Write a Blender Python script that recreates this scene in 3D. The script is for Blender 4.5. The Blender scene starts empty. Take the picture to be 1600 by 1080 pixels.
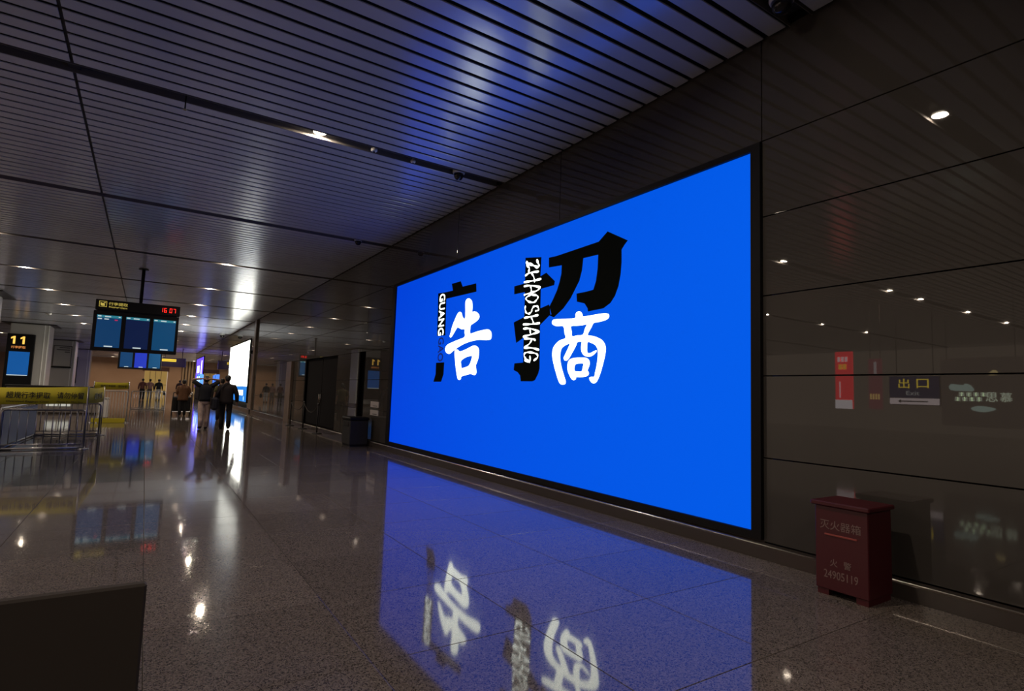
import bpy, bmesh, math, random
from mathutils import Vector, Matrix

random.seed(7)
sc = bpy.context.scene
COL = sc.collection

# ------------------------------------------------------------------ camera
F_PX, YAW, PITCH, ROLL = 877.4184, 0.5749043, 0.0876452, 0.0352043
def cam_axes():
    cy, sy = math.cos(YAW), math.sin(YAW); cp, sp = math.cos(PITCH), math.sin(PITCH)
    cr, sr = math.cos(ROLL), math.sin(ROLL)
    f = Vector((sy*cp, cy*cp, sp)); r0 = Vector((cy, -sy, 0)); u0 = r0.cross(f)
    return r0*cr + u0*sr, u0*cr - r0*sr, f
_r, _u, _f = cam_axes()
cam_data = bpy.data.cameras.new('camera')
cam_data.sensor_width = 36.0
cam_data.lens = F_PX/1600*36.0
cam_data.clip_start = 0.05; cam_data.clip_end = 500
cam = bpy.data.objects.new('camera', cam_data); COL.objects.link(cam)
cam.matrix_world = Matrix(((_r.x, _u.x, -_f.x, 0), (_r.y, _u.y, -_f.y, 0), (_r.z, _u.z, -_f.z, 1.45), (0, 0, 0, 1)))
sc.camera = cam

# ------------------------------------------------------------------ world and exposure
world = bpy.data.worlds.new('hall_ambient'); sc.world = world
world.use_nodes = True
WB = world.node_tree.nodes['Background']
WB.inputs[0].default_value = (1.0, 0.78, 0.60, 1); WB.inputs[1].default_value = 0.50
vs = sc.view_settings
vs.view_transform = 'Standard'; vs.look = 'None'; vs.gamma = 1.0; vs.use_curve_mapping = False
vs.exposure = 0.0
sc.cycles.max_bounces = 5; sc.cycles.diffuse_bounces = 3; sc.cycles.glossy_bounces = 4
sc.cycles.sample_clamp_indirect = 6.0
LAMP_W = 62.0          # watts of one ceiling downlight
LAMP_COL = (1.0, 0.82, 0.64)

WALL_X = 5.05; CEIL = 5.16; FAR_Y = 110.0; LEFT_X = -30.0; BACK_Y = -8.0

# ------------------------------------------------------------------ materials
MATS = {}
def principled(name, col, rough=0.5, metal=0.0, ior=1.5, emit=None, estr=0.0, coat=0.0, spec=None):
    if name in MATS: return MATS[name]
    m = bpy.data.materials.new(name); m.use_nodes = True
    b = m.node_tree.nodes['Principled BSDF']
    b.inputs['Base Color'].default_value = (*col, 1)
    b.inputs['Roughness'].default_value = rough
    b.inputs['Metallic'].default_value = metal
    b.inputs['IOR'].default_value = ior
    if spec is not None: b.inputs['Specular IOR Level'].default_value = spec
    if coat: b.inputs['Coat Weight'].default_value = coat
    if emit:
        b.inputs['Emission Color'].default_value = (*emit, 1)
        b.inputs['Emission Strength'].default_value = estr
    MATS[name] = m
    return m
def nodes_of(m): return m.node_tree.nodes, m.node_tree.links, m.node_tree.nodes['Principled BSDF']
def noisy(m, col_a, col_b, scale, detail=4.0, rough=None):
    """procedural colour variation in world metres"""
    n, l, b = nodes_of(m)
    g = n.new('ShaderNodeNewGeometry'); t = n.new('ShaderNodeTexNoise'); r = n.new('ShaderNodeValToRGB')
    t.inputs['Scale'].default_value = scale; t.inputs['Detail'].default_value = detail
    r.color_ramp.elements[0].position = 0.35; r.color_ramp.elements[1].position = 0.68
    r.color_ramp.elements[0].color = (*col_a, 1); r.color_ramp.elements[1].color = (*col_b, 1)
    l.new(g.outputs['Position'], t.inputs['Vector']); l.new(t.outputs['Fac'], r.inputs[0]); l.new(r.outputs[0], b.inputs['Base Color'])
    return m

def terrazzo(name, dark, mid, light, rough, ior):
    m = principled(name, mid, rough, 0, ior)
    n, l, b = nodes_of(m)
    g = n.new('ShaderNodeNewGeometry')
    v = n.new('ShaderNodeTexVoronoi'); v.inputs['Scale'].default_value = 130
    v2 = n.new('ShaderNodeTexVoronoi'); v2.inputs['Scale'].default_value = 280
    l.new(g.outputs['Position'], v.inputs['Vector']); l.new(g.outputs['Position'], v2.inputs['Vector'])
    s1 = n.new('ShaderNodeSeparateColor'); l.new(v.outputs['Color'], s1.inputs[0])
    s2 = n.new('ShaderNodeSeparateColor'); l.new(v2.outputs['Color'], s2.inputs[0])
    r = n.new('ShaderNodeValToRGB'); cr = r.color_ramp
    cr.elements[0].position = 0.0; cr.elements[0].color = (*dark, 1)
    cr.elements[1].position = 1.0; cr.elements[1].color = (*light, 1)
    e = cr.elements.new(0.30); e.color = (*dark, 1)
    e = cr.elements.new(0.42); e.color = (*mid, 1)
    e = cr.elements.new(0.80); e.color = (*mid, 1)
    mx = n.new('ShaderNodeMath'); mx.operation = 'MULTIPLY_ADD'; mx.inputs[1].default_value = 0.6
    ml = n.new('ShaderNodeMath'); ml.operation = 'MULTIPLY'; ml.inputs[1].default_value = 0.4
    l.new(s2.outputs[0], ml.inputs[0]); l.new(s1.outputs[0], mx.inputs[0]); l.new(ml.outputs[0], mx.inputs[2])
    l.new(mx.outputs[0], r.inputs[0])
    # small tone difference from tile to tile
    sp = n.new('ShaderNodeVectorMath'); sp.operation = 'SUBTRACT'; sp.inputs[1].default_value = (0.1, 0, 0)
    dv = n.new('ShaderNodeVectorMath'); dv.operation = 'DIVIDE'; dv.inputs[1].default_value = (1.03, 1.0, 50)
    fl = n.new('ShaderNodeVectorMath'); fl.operation = 'FLOOR'
    wn = n.new('ShaderNodeTexWhiteNoise')
    l.new(g.outputs['Position'], sp.inputs[0]); l.new(sp.outputs[0], dv.inputs[0]); l.new(dv.outputs[0], fl.inputs[0]); l.new(fl.outputs[0], wn.inputs['Vector'])
    mr = n.new('ShaderNodeMapRange'); mr.inputs['To Min'].default_value = 0.88; mr.inputs['To Max'].default_value = 1.12
    l.new(wn.outputs['Value'], mr.inputs['Value'])
    hv = n.new('ShaderNodeHueSaturation'); l.new(mr.outputs[0], hv.inputs['Value']); l.new(r.outputs[0], hv.inputs['Color'])
    l.new(hv.outputs[0], b.inputs['Base Color'])
    # gloss a little uneven, as a worn polish is
    t = n.new('ShaderNodeTexNoise'); t.inputs['Scale'].default_value = 0.9; t.inputs['Detail'].default_value = 3
    l.new(g.outputs['Position'], t.inputs['Vector'])
    r2 = n.new('ShaderNodeMapRange'); r2.inputs['To Min'].default_value = rough*0.8; r2.inputs['To Max'].default_value = rough*1.2
    l.new(t.outputs['Fac'], r2.inputs['Value']); l.new(r2.outputs[0], b.inputs['Roughness'])
    # grain relief that keeps near reflections grainy
    bp = n.new('ShaderNodeBump'); bp.inputs['Strength'].default_value = 0.025; bp.inputs['Distance'].default_value = 0.002
    l.new(s1.outputs[1], bp.inputs['Height']); l.new(bp.outputs[0], b.inputs['Normal'])
    return m

M_TILE = terrazzo('terrazzo_tile', (0.040, 0.035, 0.032), (0.175, 0.148, 0.132), (0.34, 0.30, 0.27), 0.05, 1.7)
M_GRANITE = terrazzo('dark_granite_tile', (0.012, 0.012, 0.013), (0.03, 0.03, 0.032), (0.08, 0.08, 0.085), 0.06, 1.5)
M_GROUT = principled('floor_joint', (0.02, 0.018, 0.016), 0.8)
M_PANEL = noisy(principled('bronze_glass_panel', (0.08, 0.07, 0.065), 0.014, 0, 1.45), (0.052, 0.048, 0.044), (0.066, 0.060, 0.054), 0.5)
M_JOINT = principled('panel_joint', (0.006, 0.005, 0.005), 0.7)
M_SLAT = noisy(principled('painted_aluminium_slat', (0.5, 0.5, 0.52), 0.21, 0.28, 1.5), (0.56, 0.59, 0.66), (0.64, 0.67, 0.74), 0.8)
M_VOID = principled('ceiling_void', (0.006, 0.006, 0.007), 0.9)
M_CHANNEL = principled('channel_metal', (0.03, 0.03, 0.035), 0.5)
M_CHSIDE = principled('channel_side_metal', (0.13, 0.12, 0.11), 0.5)
M_BLACK = principled('black_frame', (0.006, 0.006, 0.007), 0.5, spec=0.2)
M_BLACKPRINT = principled('black_print', (0.003, 0.005, 0.004), 0.9, spec=0.1)
M_CHROME = principled('brushed_steel', (0.55, 0.52, 0.48), 0.22, 1.0)
M_BASE = principled('skirting_stone', (0.06, 0.05, 0.045), 0.2)
M_WHITE_E = principled('backlit_white', (0.9, 0.9, 0.9), 0.5, emit=(0.92, 1.0, 0.90), estr=2.4)
M_RED = principled('red_enamel', (0.062, 0.003, 0.008), 0.4)
M_REDTEXT = principled('faded_white_paint', (0.22, 0.15, 0.14), 0.6)
M_YELLOW = noisy(principled('yellow_banner_vinyl', (0.55, 0.46, 0.02), 0.75), (0.50, 0.44, 0.015), (0.60, 0.50, 0.02), 1.2)
M_INK = principled('black_ink', (0.01, 0.01, 0.008), 0.6)
M_STEEL = principled('barrier_tube', (0.30, 0.30, 0.33), 0.3, 0.9)
M_WHITETUBE = principled('white_barrier_tube', (0.75, 0.74, 0.72), 0.4)
M_COLUMN = principled('pale_column_panel', (0.48, 0.46, 0.43), 0.25)
M_DARKBOX = principled('dark_plastic', (0.012, 0.011, 0.012), 0.7)
M_SKIN = principled('skin', (0.42, 0.25, 0.17), 0.5)
M_HAIR = principled('black_hair', (0.01, 0.008, 0.007), 0.5)
M_SHOE = principled('dark_shoe', (0.012, 0.011, 0.012), 0.5)
def emis(name, col, s, base=None):
    return principled(name, base or tuple(min(1, c) for c in col), 0.4, emit=col, estr=s)

# ------------------------------------------------------------------ mesh helpers
class MB:
    def __init__(self): self.v = []; self.f = []; self.sm = []
    def face(self, idx, smooth=False): self.f.append(idx); self.sm.append(smooth)
    def box(self, x0, x1, y0, y1, z0, z1):
        b = len(self.v)
        self.v += [(x, y, z) for z in (z0, z1) for y in (y0, y1) for x in (x0, x1)]
        for q in ((0, 2, 3, 1), (4, 5, 7, 6), (0, 1, 5, 4), (2, 6, 7, 3), (0, 4, 6, 2), (1, 3, 7, 5)):
            self.face([b+i for i in q])
        return self
    def bevbox(self, x0, x1, y0, y1, z0, z1, r):
        """box with its edges chamfered"""
        bm = bmesh.new(); bmesh.ops.create_cube(bm, size=1)
        for v in bm.verts: v.co = Vector(((x0+x1)/2+v.co.x*(x1-x0), (y0+y1)/2+v.co.y*(y1-y0), (z0+z1)/2+v.co.z*(z1-z0)))
        bmesh.ops.bevel(bm, geom=bm.edges[:], offset=r, segments=1, affect='EDGES')
        b = len(self.v); bm.verts.index_update()
        self.v += [tuple(v.co) for v in bm.verts]
        for f in bm.faces: self.face([b+v.index for v in f.verts])
        bm.free(); return self
    def tube(self, pts, r, seg=10, caps=True, radii=None):
        pts = [Vector(p) for p in pts]; b = len(self.v); n = len(pts)
        prev = None
        for i, p in enumerate(pts):
            d = (pts[min(i+1, n-1)] - pts[max(i-1, 0)]).normalized()
            a = prev if prev is not None else (Vector((0, 0, 1)) if abs(d.z) < 0.9 else Vector((1, 0, 0)))
            s = d.cross(a).normalized() if d.cross(a).length > 1e-6 else d.orthogonal().normalized()
            t = s.cross(d).normalized(); prev = t
            rr = radii[i] if radii else r
            for k in range(seg):
                w = 2*math.pi*k/seg
                self.v.append(tuple(p + (s*math.cos(w) + t*math.sin(w))*rr))
        for i in range(n-1):
            for k in range(seg):
                k2 = (k+1) % seg
                self.face([b+i*seg+k, b+i*seg+k2, b+(i+1)*seg+k2, b+(i+1)*seg+k], True)
        if caps:
            self.face([b+k for k in range(seg)][::-1]); self.face([b+(n-1)*seg+k for k in range(seg)])
        return self
    def lathe(self, prof, c=(0, 0, 0), seg=24):
        """prof: (radius, z) from bottom to top about the vertical axis"""
        b = len(self.v); n = len(prof)
        for r, z in prof:
            for k in range(seg):
                w = 2*math.pi*k/seg
                self.v.append((c[0]+r*math.cos(w), c[1]+r*math.sin(w), c[2]+z))
        for i in range(n-1):
            for k in range(seg):
                k2 = (k+1) % seg
                self.face([b+i*seg+k, b+i*seg+k2, b+(i+1)*seg+k2, b+(i+1)*seg+k], True)
        self.face([b+k for k in range(seg)][::-1]); self.face([b+(n-1)*seg+k for k in range(seg)])
        return self
    def ellipsoid(self, c, rx, ry, rz, seg=14, rings=8, z_from=-1.0):
        b = len(self.v)
        a0 = math.asin(max(-1, z_from)); 
        for i in range(rings+1):
            a = a0 + (math.pi/2-a0)*i/rings
            for k in range(seg):
                w = 2*math.pi*k/seg
                self.v.append((c[0]+rx*max(0.02, math.cos(a))*math.cos(w), c[1]+ry*max(0.02, math.cos(a))*math.sin(w), c[2]+rz*math.sin(a)))
        for i in range(rings):
            for k in range(seg):
                k2 = (k+1) % seg
                self.face([b+i*seg+k, b+i*seg+k2, b+(i+1)*seg+k2, b+(i+1)*seg+k], True)
        self.face([b+k for k in range(seg)][::-1]); self.face([b+rings*seg+k for k in range(seg)])
        return self
    def loft(self, rings, seg=20):
        """rings of (cx, cy, z, rx, ry), slightly squared ellipses, closed at both ends"""
        b = len(self.v); n = len(rings)
        for cx, cy, z, rx, ry in rings:
            for k in range(seg):
                w = 2*math.pi*k/seg; c_, s_ = math.cos(w), math.sin(w)
                self.v.append((cx+rx*math.copysign(abs(c_)**0.85, c_), cy+ry*math.copysign(abs(s_)**0.85, s_), z))
        for i in range(n-1):
            for k in range(seg):
                k2 = (k+1) % seg
                self.face([b+i*seg+k, b+i*seg+k2, b+(i+1)*seg+k2, b+(i+1)*seg+k], True)
        self.face([b+k for k in range(seg)][::-1]); self.face([b+(n-1)*seg+k for k in range(seg)])
        return self
    def quad(self, a, b_, c, d):
        b = len(self.v); self.v += [tuple(a), tuple(b_), tuple(c), tuple(d)]; self.face([b, b+1, b+2, b+3]); return self
    def mesh(self, name, mat):
        me = bpy.data.meshes.new(name); me.from_pydata(self.v, [], self.f)
        me.polygons.foreach_set('use_smooth', self.sm); me.materials.append(mat); me.update()
        return me
    def build(self, name, mat, parent=None, **kw):
        return link(name, self.mesh(name, mat), parent, **kw)

def link(name, me, parent=None, label=None, cat=None, group=None, kind=None, loc=None):
    o = bpy.data.objects.new(name, me); COL.objects.link(o)
    if parent is not None: o.parent = parent
    if loc is not None: o.location = loc
    if label: o['label'] = label
    if cat: o['category'] = cat
    if group: o['group'] = group
    if kind: o['kind'] = kind
    return o
def thing(name, label, cat, loc=(0, 0, 0), rz=0.0, group=None):
    o = bpy.data.objects.new(name, None); COL.objects.link(o); o.location = loc; o.rotation_euler = (0, 0, rz)
    o.empty_display_size = 0.1
    o['label'] = label; o['category'] = cat
    if group: o['group'] = group
    return o
def copy_tree(o, parent=None):
    c = o.copy(); COL.objects.link(c); c.parent = parent
    for ch in list(o.children): copy_tree(ch, c)
    return c

def smooth_loop(pts, n=3):
    out = []; m = len(pts)
    for i in range(m):
        p0, p1, p2, p3 = (Vector(pts[(i+k-1) % m]) for k in range(4))
        for j in range(n):
            t = j/n
            out.append(0.5*((2*p1)+(p2-p0)*t+(2*p0-5*p1+4*p2-p3)*t*t+(3*p1-p0-3*p2+p3)*t**3))
    return [(q[0], q[1]) for q in out]
def filled(loops, depth):
    """loops of 2-D points (holes by even-odd fill) -> mesh in the XY plane, thickness depth, front at +z"""
    cu = bpy.data.curves.new('outline', 'CURVE'); cu.dimensions = '2D'; cu.fill_mode = 'BOTH'; cu.extrude = depth/2
    for lp in loops:
        s = cu.splines.new('POLY'); s.points.add(len(lp)-1); s.use_cyclic_u = True
        for p, q in zip(s.points, lp): p.co = (q[0], q[1], 0, 1)
    o = bpy.data.objects.new('outline', cu); COL.objects.link(o)
    me = bpy.data.meshes.new_from_object(o)
    bpy.data.objects.remove(o); bpy.data.curves.remove(cu)
    return me
def text_mesh(body, height, depth=0.004, bold=0.0, width=None, spacing=1.0):
    cu = bpy.data.curves.new('lettering', 'FONT'); cu.body = body; cu.size = 1.0; cu.extrude = 0.001
    cu.offset = bold; cu.align_x = 'CENTER'; cu.space_character = spacing; cu.resolution_u = 3
    o = bpy.data.objects.new('lettering', cu); COL.objects.link(o)
    me = bpy.data.meshes.new_from_object(o)
    bpy.data.objects.remove(o); bpy.data.curves.remove(cu)
    xs = [v.co.x for v in me.vertices]; ys = [v.co.y for v in me.vertices]
    if not xs: return me
    cx, cy = (min(xs)+max(xs))/2, (min(ys)+max(ys))/2
    ky = height/max(1e-6, max(ys)-min(ys)); kx = width/max(1e-6, max(xs)-min(xs)) if width else ky
    me.transform(Matrix.Diagonal((kx, ky, depth/0.002, 1)) @ Matrix.Translation((-cx, -cy, 0)))
    return me
def place(me, name, mat, parent, origin, xdir, ydir, **kw):
    x = Vector(xdir).normalized(); y = Vector(ydir).normalized(); z = x.cross(y); o = Vector(origin)
    me.transform(Matrix(((x.x, y.x, z.x, o.x), (x.y, y.y, z.y, o.y), (x.z, y.z, z.z, o.z), (0, 0, 0, 1))))
    me.materials.clear(); me.materials.append(mat)
    return link(name, me, parent, **kw)
TOW_CAM = ((1, 0, 0), (0, 0, 1))      # lettering that faces -Y (towards the camera)
OFF_WALL = ((0, -1, 0), (0, 0, 1))    # lettering that faces -X (off the right-hand wall)

GLYPH={"gao":[[[9.329,3.25],[9.21,3.18],[9.18,3.065],[9.18,2.974],[9.09,2.974],[8.967,2.931],[8.902,2.865],[8.937,2.81],[9.073,2.762],[9.213,2.724],[9.228,2.665],[9.22,2.568],[8.978,2.586],[8.745,2.597],[8.556,2.592],[8.46,2.537],[8.443,2.451],[8.487,2.407],[8.654,2.408],[8.886,2.428],[9.166,2.42],[9.456,2.386],[9.714,2.328],[9.889,2.274],[10.047,2.221],[10.192,2.255],[10.248,2.334],[10.16,2.405],[9.952,2.446],[9.684,2.482],[9.438,2.518],[9.446,2.601],[9.456,2.669],[9.569,2.676],[9.683,2.712],[9.751,2.728],[9.815,2.691],[9.9,2.623],[10.009,2.55],[10.067,2.571],[10.04,2.634],[9.962,2.788],[9.859,2.907],[9.776,2.994],[9.69,3.027],[9.607,2.998],[9.571,2.931],[9.5,2.877],[9.446,2.888],[9.45,3.033],[9.463,3.179],[9.425,3.237]],[[9.8,2.29],[9.71,2.29],[9.618,2.251],[9.445,2.263],[9.238,2.303],[9.057,2.334],[8.935,2.304],[8.872,2.246],[8.87,2.129],[8.913,2.033],[8.966,1.957],[8.94,1.888],[8.935,1.82],[8.992,1.787],[9.093,1.802],[9.175,1.807],[9.36,1.785],[9.508,1.762],[9.525,1.715],[9.589,1.699],[9.648,1.726],[9.703,1.83],[9.757,1.976],[9.798,2.123],[9.826,2.229]],[[9.548,2.063],[9.39,2.119],[9.245,2.139],[9.122,2.145],[9.129,2.079],[9.172,2.011],[9.23,1.963],[9.332,1.941],[9.458,1.924],[9.51,1.925],[9.537,1.991]]],"shang":[[[6.063,2.654],[6.018,2.635],[5.989,2.597],[5.976,2.57],[5.857,2.57],[5.721,2.572],[5.589,2.573],[5.508,2.568],[5.457,2.549],[5.451,2.515],[5.49,2.486],[5.569,2.471],[5.684,2.464],[5.754,2.459],[5.792,2.411],[5.841,2.353],[5.868,2.303],[5.762,2.284],[5.644,2.248],[5.561,2.204],[5.511,2.141],[5.501,2.074],[5.522,1.977],[5.559,1.868],[5.604,1.759],[5.658,1.672],[5.715,1.641],[5.766,1.655],[5.804,1.689],[5.807,1.722],[5.768,1.73],[5.713,1.733],[5.695,1.794],[5.668,1.882],[5.652,1.981],[5.651,2.07],[5.664,2.11],[5.707,2.157],[5.784,2.189],[5.865,2.206],[5.876,2.138],[5.874,2.081],[5.848,2.054],[5.788,2.056],[5.73,2.076],[5.685,2.085],[5.68,2.069],[5.736,2.029],[5.803,2.007],[5.872,2.008],[5.942,2.032],[5.982,2.074],[5.999,2.133],[5.992,2.202],[5.989,2.217],[6.083,2.219],[6.117,2.168],[6.187,2.083],[6.258,2.003],[6.313,1.967],[6.361,1.973],[6.382,2.008],[6.355,2.049],[6.301,2.124],[6.253,2.205],[6.361,2.187],[6.436,2.149],[6.463,2.095],[6.469,2.011],[6.445,1.913],[6.402,1.816],[6.35,1.72],[6.325,1.667],[6.337,1.633],[6.394,1.622],[6.452,1.637],[6.494,1.685],[6.547,1.782],[6.602,1.893],[6.649,2.017],[6.657,2.104],[6.63,2.177],[6.558,2.235],[6.471,2.272],[6.352,2.295],[6.378,2.369],[6.411,2.469],[6.56,2.484],[6.662,2.515],[6.688,2.552],[6.665,2.584],[6.585,2.592],[6.387,2.578],[6.156,2.566],[6.14,2.618],[6.108,2.647]],[[6.236,2.456],[6.101,2.452],[5.975,2.45],[5.893,2.451],[5.929,2.394],[5.97,2.316],[6.095,2.315],[6.202,2.311],[6.218,2.381]],[[6.211,1.99],[6.101,2.0],[5.994,1.998],[5.888,1.99],[5.827,1.954],[5.816,1.897],[5.84,1.847],[5.856,1.813],[5.833,1.796],[5.832,1.762],[5.879,1.738],[5.984,1.727],[6.091,1.728],[6.099,1.701],[6.143,1.686],[6.19,1.702],[6.238,1.755],[6.278,1.814],[6.291,1.886],[6.275,1.95]],[[6.133,1.882],[6.107,1.91],[6.044,1.918],[5.941,1.912],[5.954,1.866],[5.973,1.809],[6.058,1.808],[6.127,1.814],[6.141,1.847]]],"guang":[[[10.697,3.527],[10.318,3.503],[10.016,3.494],[10.078,3.64],[9.701,3.636],[9.61,3.516],[9.073,3.5],[9.052,3.341],[10.304,3.364],[10.276,2.607],[10.662,2.623],[10.676,3.233]],[[10.643,2.059],[10.269,2.057],[10.278,1.816],[10.375,1.665],[10.728,1.665],[10.642,1.82]]],"zhao":[[[6.812,3.563],[6.611,3.553],[5.682,3.573],[5.509,3.676],[5.131,3.473],[5.194,3.422],[5.241,3.373],[5.237,3.208],[5.249,3.058],[5.286,2.901],[5.348,2.781],[5.43,2.697],[5.565,2.641],[5.87,2.631],[5.881,2.676],[5.949,2.752],[6.114,2.797],[6.129,2.914],[5.899,2.914],[5.77,2.921],[5.719,3.037],[5.692,3.205],[5.686,3.394],[6.002,3.404],[6.024,3.236],[6.077,3.092],[6.171,2.977],[6.266,2.861],[6.425,2.736],[6.645,2.626],[6.735,2.676],[6.763,2.801],[6.679,2.899],[6.587,3.022],[6.528,3.147],[6.491,3.262],[6.486,3.388],[6.804,3.41]],[[7.451,3.682],[7.014,3.61],[7.024,3.306],[6.869,3.338],[6.651,3.175],[6.664,3.115],[7.005,3.106],[6.998,2.799],[6.777,2.833],[6.705,2.674],[6.759,2.665],[6.993,2.539],[6.974,1.866],[7.004,1.788],[7.083,1.69],[7.15,1.67],[7.47,1.671],[7.494,1.763],[7.572,1.82],[7.687,1.853],[7.675,1.964],[7.421,1.971],[7.43,2.374],[7.643,2.299],[7.737,2.645],[7.431,2.706],[7.437,3.114],[7.75,3.119],[7.758,3.254],[7.443,3.257]]]}
STROKES=[[[7.124,3.58],[7.08,3.515],[7.07,3.476],[7.11,3.466],[7.226,3.517],[7.344,3.567],[7.413,3.599],[7.397,3.553],[7.331,3.492],[7.345,3.441]],[[7.434,3.383],[7.302,3.41],[7.074,3.391]],[[7.462,3.28],[7.244,3.266],[7.004,3.262]],[[7.269,3.405],[7.199,3.326],[7.17,3.245]],[[7.458,3.211],[7.274,3.199],[7.013,3.133]],[[7.013,3.133],[7.09,3.092],[7.267,3.078],[7.45,3.069]],[[7.281,3.19],[7.254,3.138],[7.25,3.081]],[[7.265,3.049],[7.363,3.028],[7.395,2.994],[7.308,2.94],[7.176,2.915],[7.098,2.943],[7.065,2.985],[7.118,3.02],[7.265,3.049]],[[7.404,2.877],[7.41,2.828],[7.37,2.767],[7.293,2.747],[7.23,2.771],[7.212,2.812],[7.171,2.845],[7.088,2.844],[7.041,2.809],[7.048,2.776],[7.115,2.769]],[[7.42,2.691],[7.247,2.693],[7.05,2.698]],[[7.447,2.587],[7.219,2.571],[7.002,2.569]],[[7.237,2.692],[7.191,2.632],[7.161,2.575]],[[7.432,2.517],[7.237,2.502],[7.005,2.435]],[[7.005,2.435],[7.21,2.408],[7.435,2.387]],[[7.258,2.497],[7.231,2.41]],[[7.101,2.31],[7.185,2.337],[7.4,2.353]],[[7.185,2.333],[7.265,2.259],[7.392,2.211]],[[7.391,2.204],[7.198,2.195],[7.001,2.155]],[[7.115,1.998],[7.025,2.037],[7.044,2.089],[7.194,2.122],[7.343,2.126],[7.396,2.093],[7.356,2.037],[7.283,2.004],[7.239,1.972]],[[7.229,2.062],[7.232,1.975],[7.369,2.006]]]

# ================================================================== the setting
# ---- floor: joint bed, single tiles near by, one field of tiles beyond
floor = MB().box(LEFT_X, 5.3, BACK_Y, FAR_Y+0.5, -0.12, -0.004).build('floor', M_GROUT, kind='structure', label='polished speckled terrazzo floor of large square tiles')
TX, TY = 1.03, 1.0
tile_meshes = {}
def tile_mesh(w, d, mat):
    key = (round(w, 3), round(d, 3), mat.name)
    if key not in tile_meshes:
        b = 0.002; z1 = 0.0; z0 = -0.004
        m = MB()
        o = [(0, 0), (w, 0), (w, d), (0, d)]; i = [(b, b), (w-b, b), (w-b, d-b), (b, d-b)]
        m.v = [(x, y, z0) for x, y in o] + [(x, y, z1-0.0008) for x, y in o] + [(x, y, z1) for x, y in i]
        for k in range(4):
            k2 = (k+1) % 4
            m.face([k, k2, 4+k2, 4+k]); m.face([4+k, 4+k2, 8+k2, 8+k])
        m.face([8, 9, 10, 11])
        tile_meshes[key] = m.mesh('tile', mat)
    return tile_meshes[key]
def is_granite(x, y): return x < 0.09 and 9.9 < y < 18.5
GAP = 0.004
field, gfield = MB(), MB()
for i in range(-30, 5):
    x0 = 0.1+TX*i; x1 = min(x0+TX, 4.96)
    if x1 < LEFT_X: continue
    for j in range(-8, 110):
        y0 = TY*j
        if -4 <= i <= 4 and 0 <= j <= 32:
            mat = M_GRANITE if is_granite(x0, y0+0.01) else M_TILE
            link('tile', tile_mesh(x1-x0-GAP, TY-GAP, mat), floor, loc=(x0+GAP/2, y0+GAP/2, 0))
        else:
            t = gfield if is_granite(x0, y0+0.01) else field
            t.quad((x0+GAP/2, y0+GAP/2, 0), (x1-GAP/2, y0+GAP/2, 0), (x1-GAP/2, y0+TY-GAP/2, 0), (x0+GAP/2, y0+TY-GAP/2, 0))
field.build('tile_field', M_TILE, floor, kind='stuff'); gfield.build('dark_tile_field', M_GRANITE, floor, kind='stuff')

# ---- ceiling: void, slats running across the hall, dark channels between the bays
ceiling = MB().box(LEFT_X, 12.0, BACK_Y, FAR_Y+0.5, 5.34, 5.40).build('ceiling', M_VOID, kind='structure', label='ceiling of long painted metal slats with dark gaps')
SLOT0, BAY, SLOTW, NS = 2.85, 5.45, 0.22, 22
PITCH_S = (BAY-SLOTW)/NS; SW = PITCH_S-0.054; SPLIT = -1.01
def slat_profile():
    p = [(-SW/2, 0.014), (-SW/2, 0.005), (-SW/2+0.004, 0.0008)]
    for k in range(1, 4): y = -SW/2+0.004+(SW-0.008)*k/4; p.append((y, -0.0005*(1-(2*y/SW)**2)+0.0008))
    p += [(SW/2-0.004, 0.0008), (SW/2, 0.005), (SW/2, 0.014)]
    return p
PROF = slat_profile()
def add_slat(m, x0, x1, y, z):
    b = len(m.v); n = len(PROF)
    m.v += [(x0, y+a, z+h) for a, h in PROF] + [(x1, y+a, z+h) for a, h in PROF]
    for k in range(n-1): m.face([b+k, b+n+k, b+n+k+1, b+k+1])
    m.face([b, b+n-1, b+2*n-1, b+n])
    c = len(m.v); m.v += m.v[b:b+2*n]                # the end caps keep their own corners, so the underside shades evenly
    m.face([c+k for k in range(n)]); m.face([c+n+k for k in range(n)][::-1])
slat_r, slat_l = MB(), MB()
add_slat(slat_r, SPLIT+0.018, 5.02, 0, 0); add_slat(slat_l, LEFT_X, SPLIT-0.018, 0, 0)
slat_r, slat_l = slat_r.mesh('slat', M_SLAT), slat_l.mesh('slat', M_SLAT)
rest = MB()
for k in range(-2, 20):
    ys = SLOT0+BAY*k
    for i in range(NS):
        y = ys+SLOTW/2+PITCH_S*(i+0.5); jz = CEIL+random.uniform(-0.0015, 0.0015)
        if y > FAR_Y or y < BACK_Y: continue
        if 0 <= k <= 5:
            link('slat', slat_r, ceiling, loc=(0, y, jz)); link('slat', slat_l, ceiling, loc=(0, y, jz))
        elif k == -1:
            link('slat', slat_r, ceiling, loc=(0, y, jz)); add_slat(rest, LEFT_X, SPLIT-0.018, y, jz)
        else:
            add_slat(rest, SPLIT+0.018, 5.02 if y < 80 else 12, y, jz); add_slat(rest, LEFT_X, SPLIT-0.018, y, jz)
    ch = MB()
    ch.box(LEFT_X, 5.05, ys-0.11, ys+0.11, 5.25, 5.26)
    if BACK_Y < ys < FAR_Y:
        for s in (-1, 1): MB().box(LEFT_X, 5.05, ys+s*0.108-0.003, ys+s*0.108+0.003, 5.157, 5.25).build('channel_side', M_CHSIDE, ceiling)
    x = 4.6
    while x > -6:                                    # splice plates along the channel
        ch.box(x-0.05, x+0.05, ys-0.10, ys+0.10, 5.237, 5.25); x -= 1.37
    if BACK_Y < ys < FAR_Y: ch.build('channel', M_CHANNEL, ceiling)
rest.build('slat_field', M_SLAT, ceiling, kind='stuff')
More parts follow.
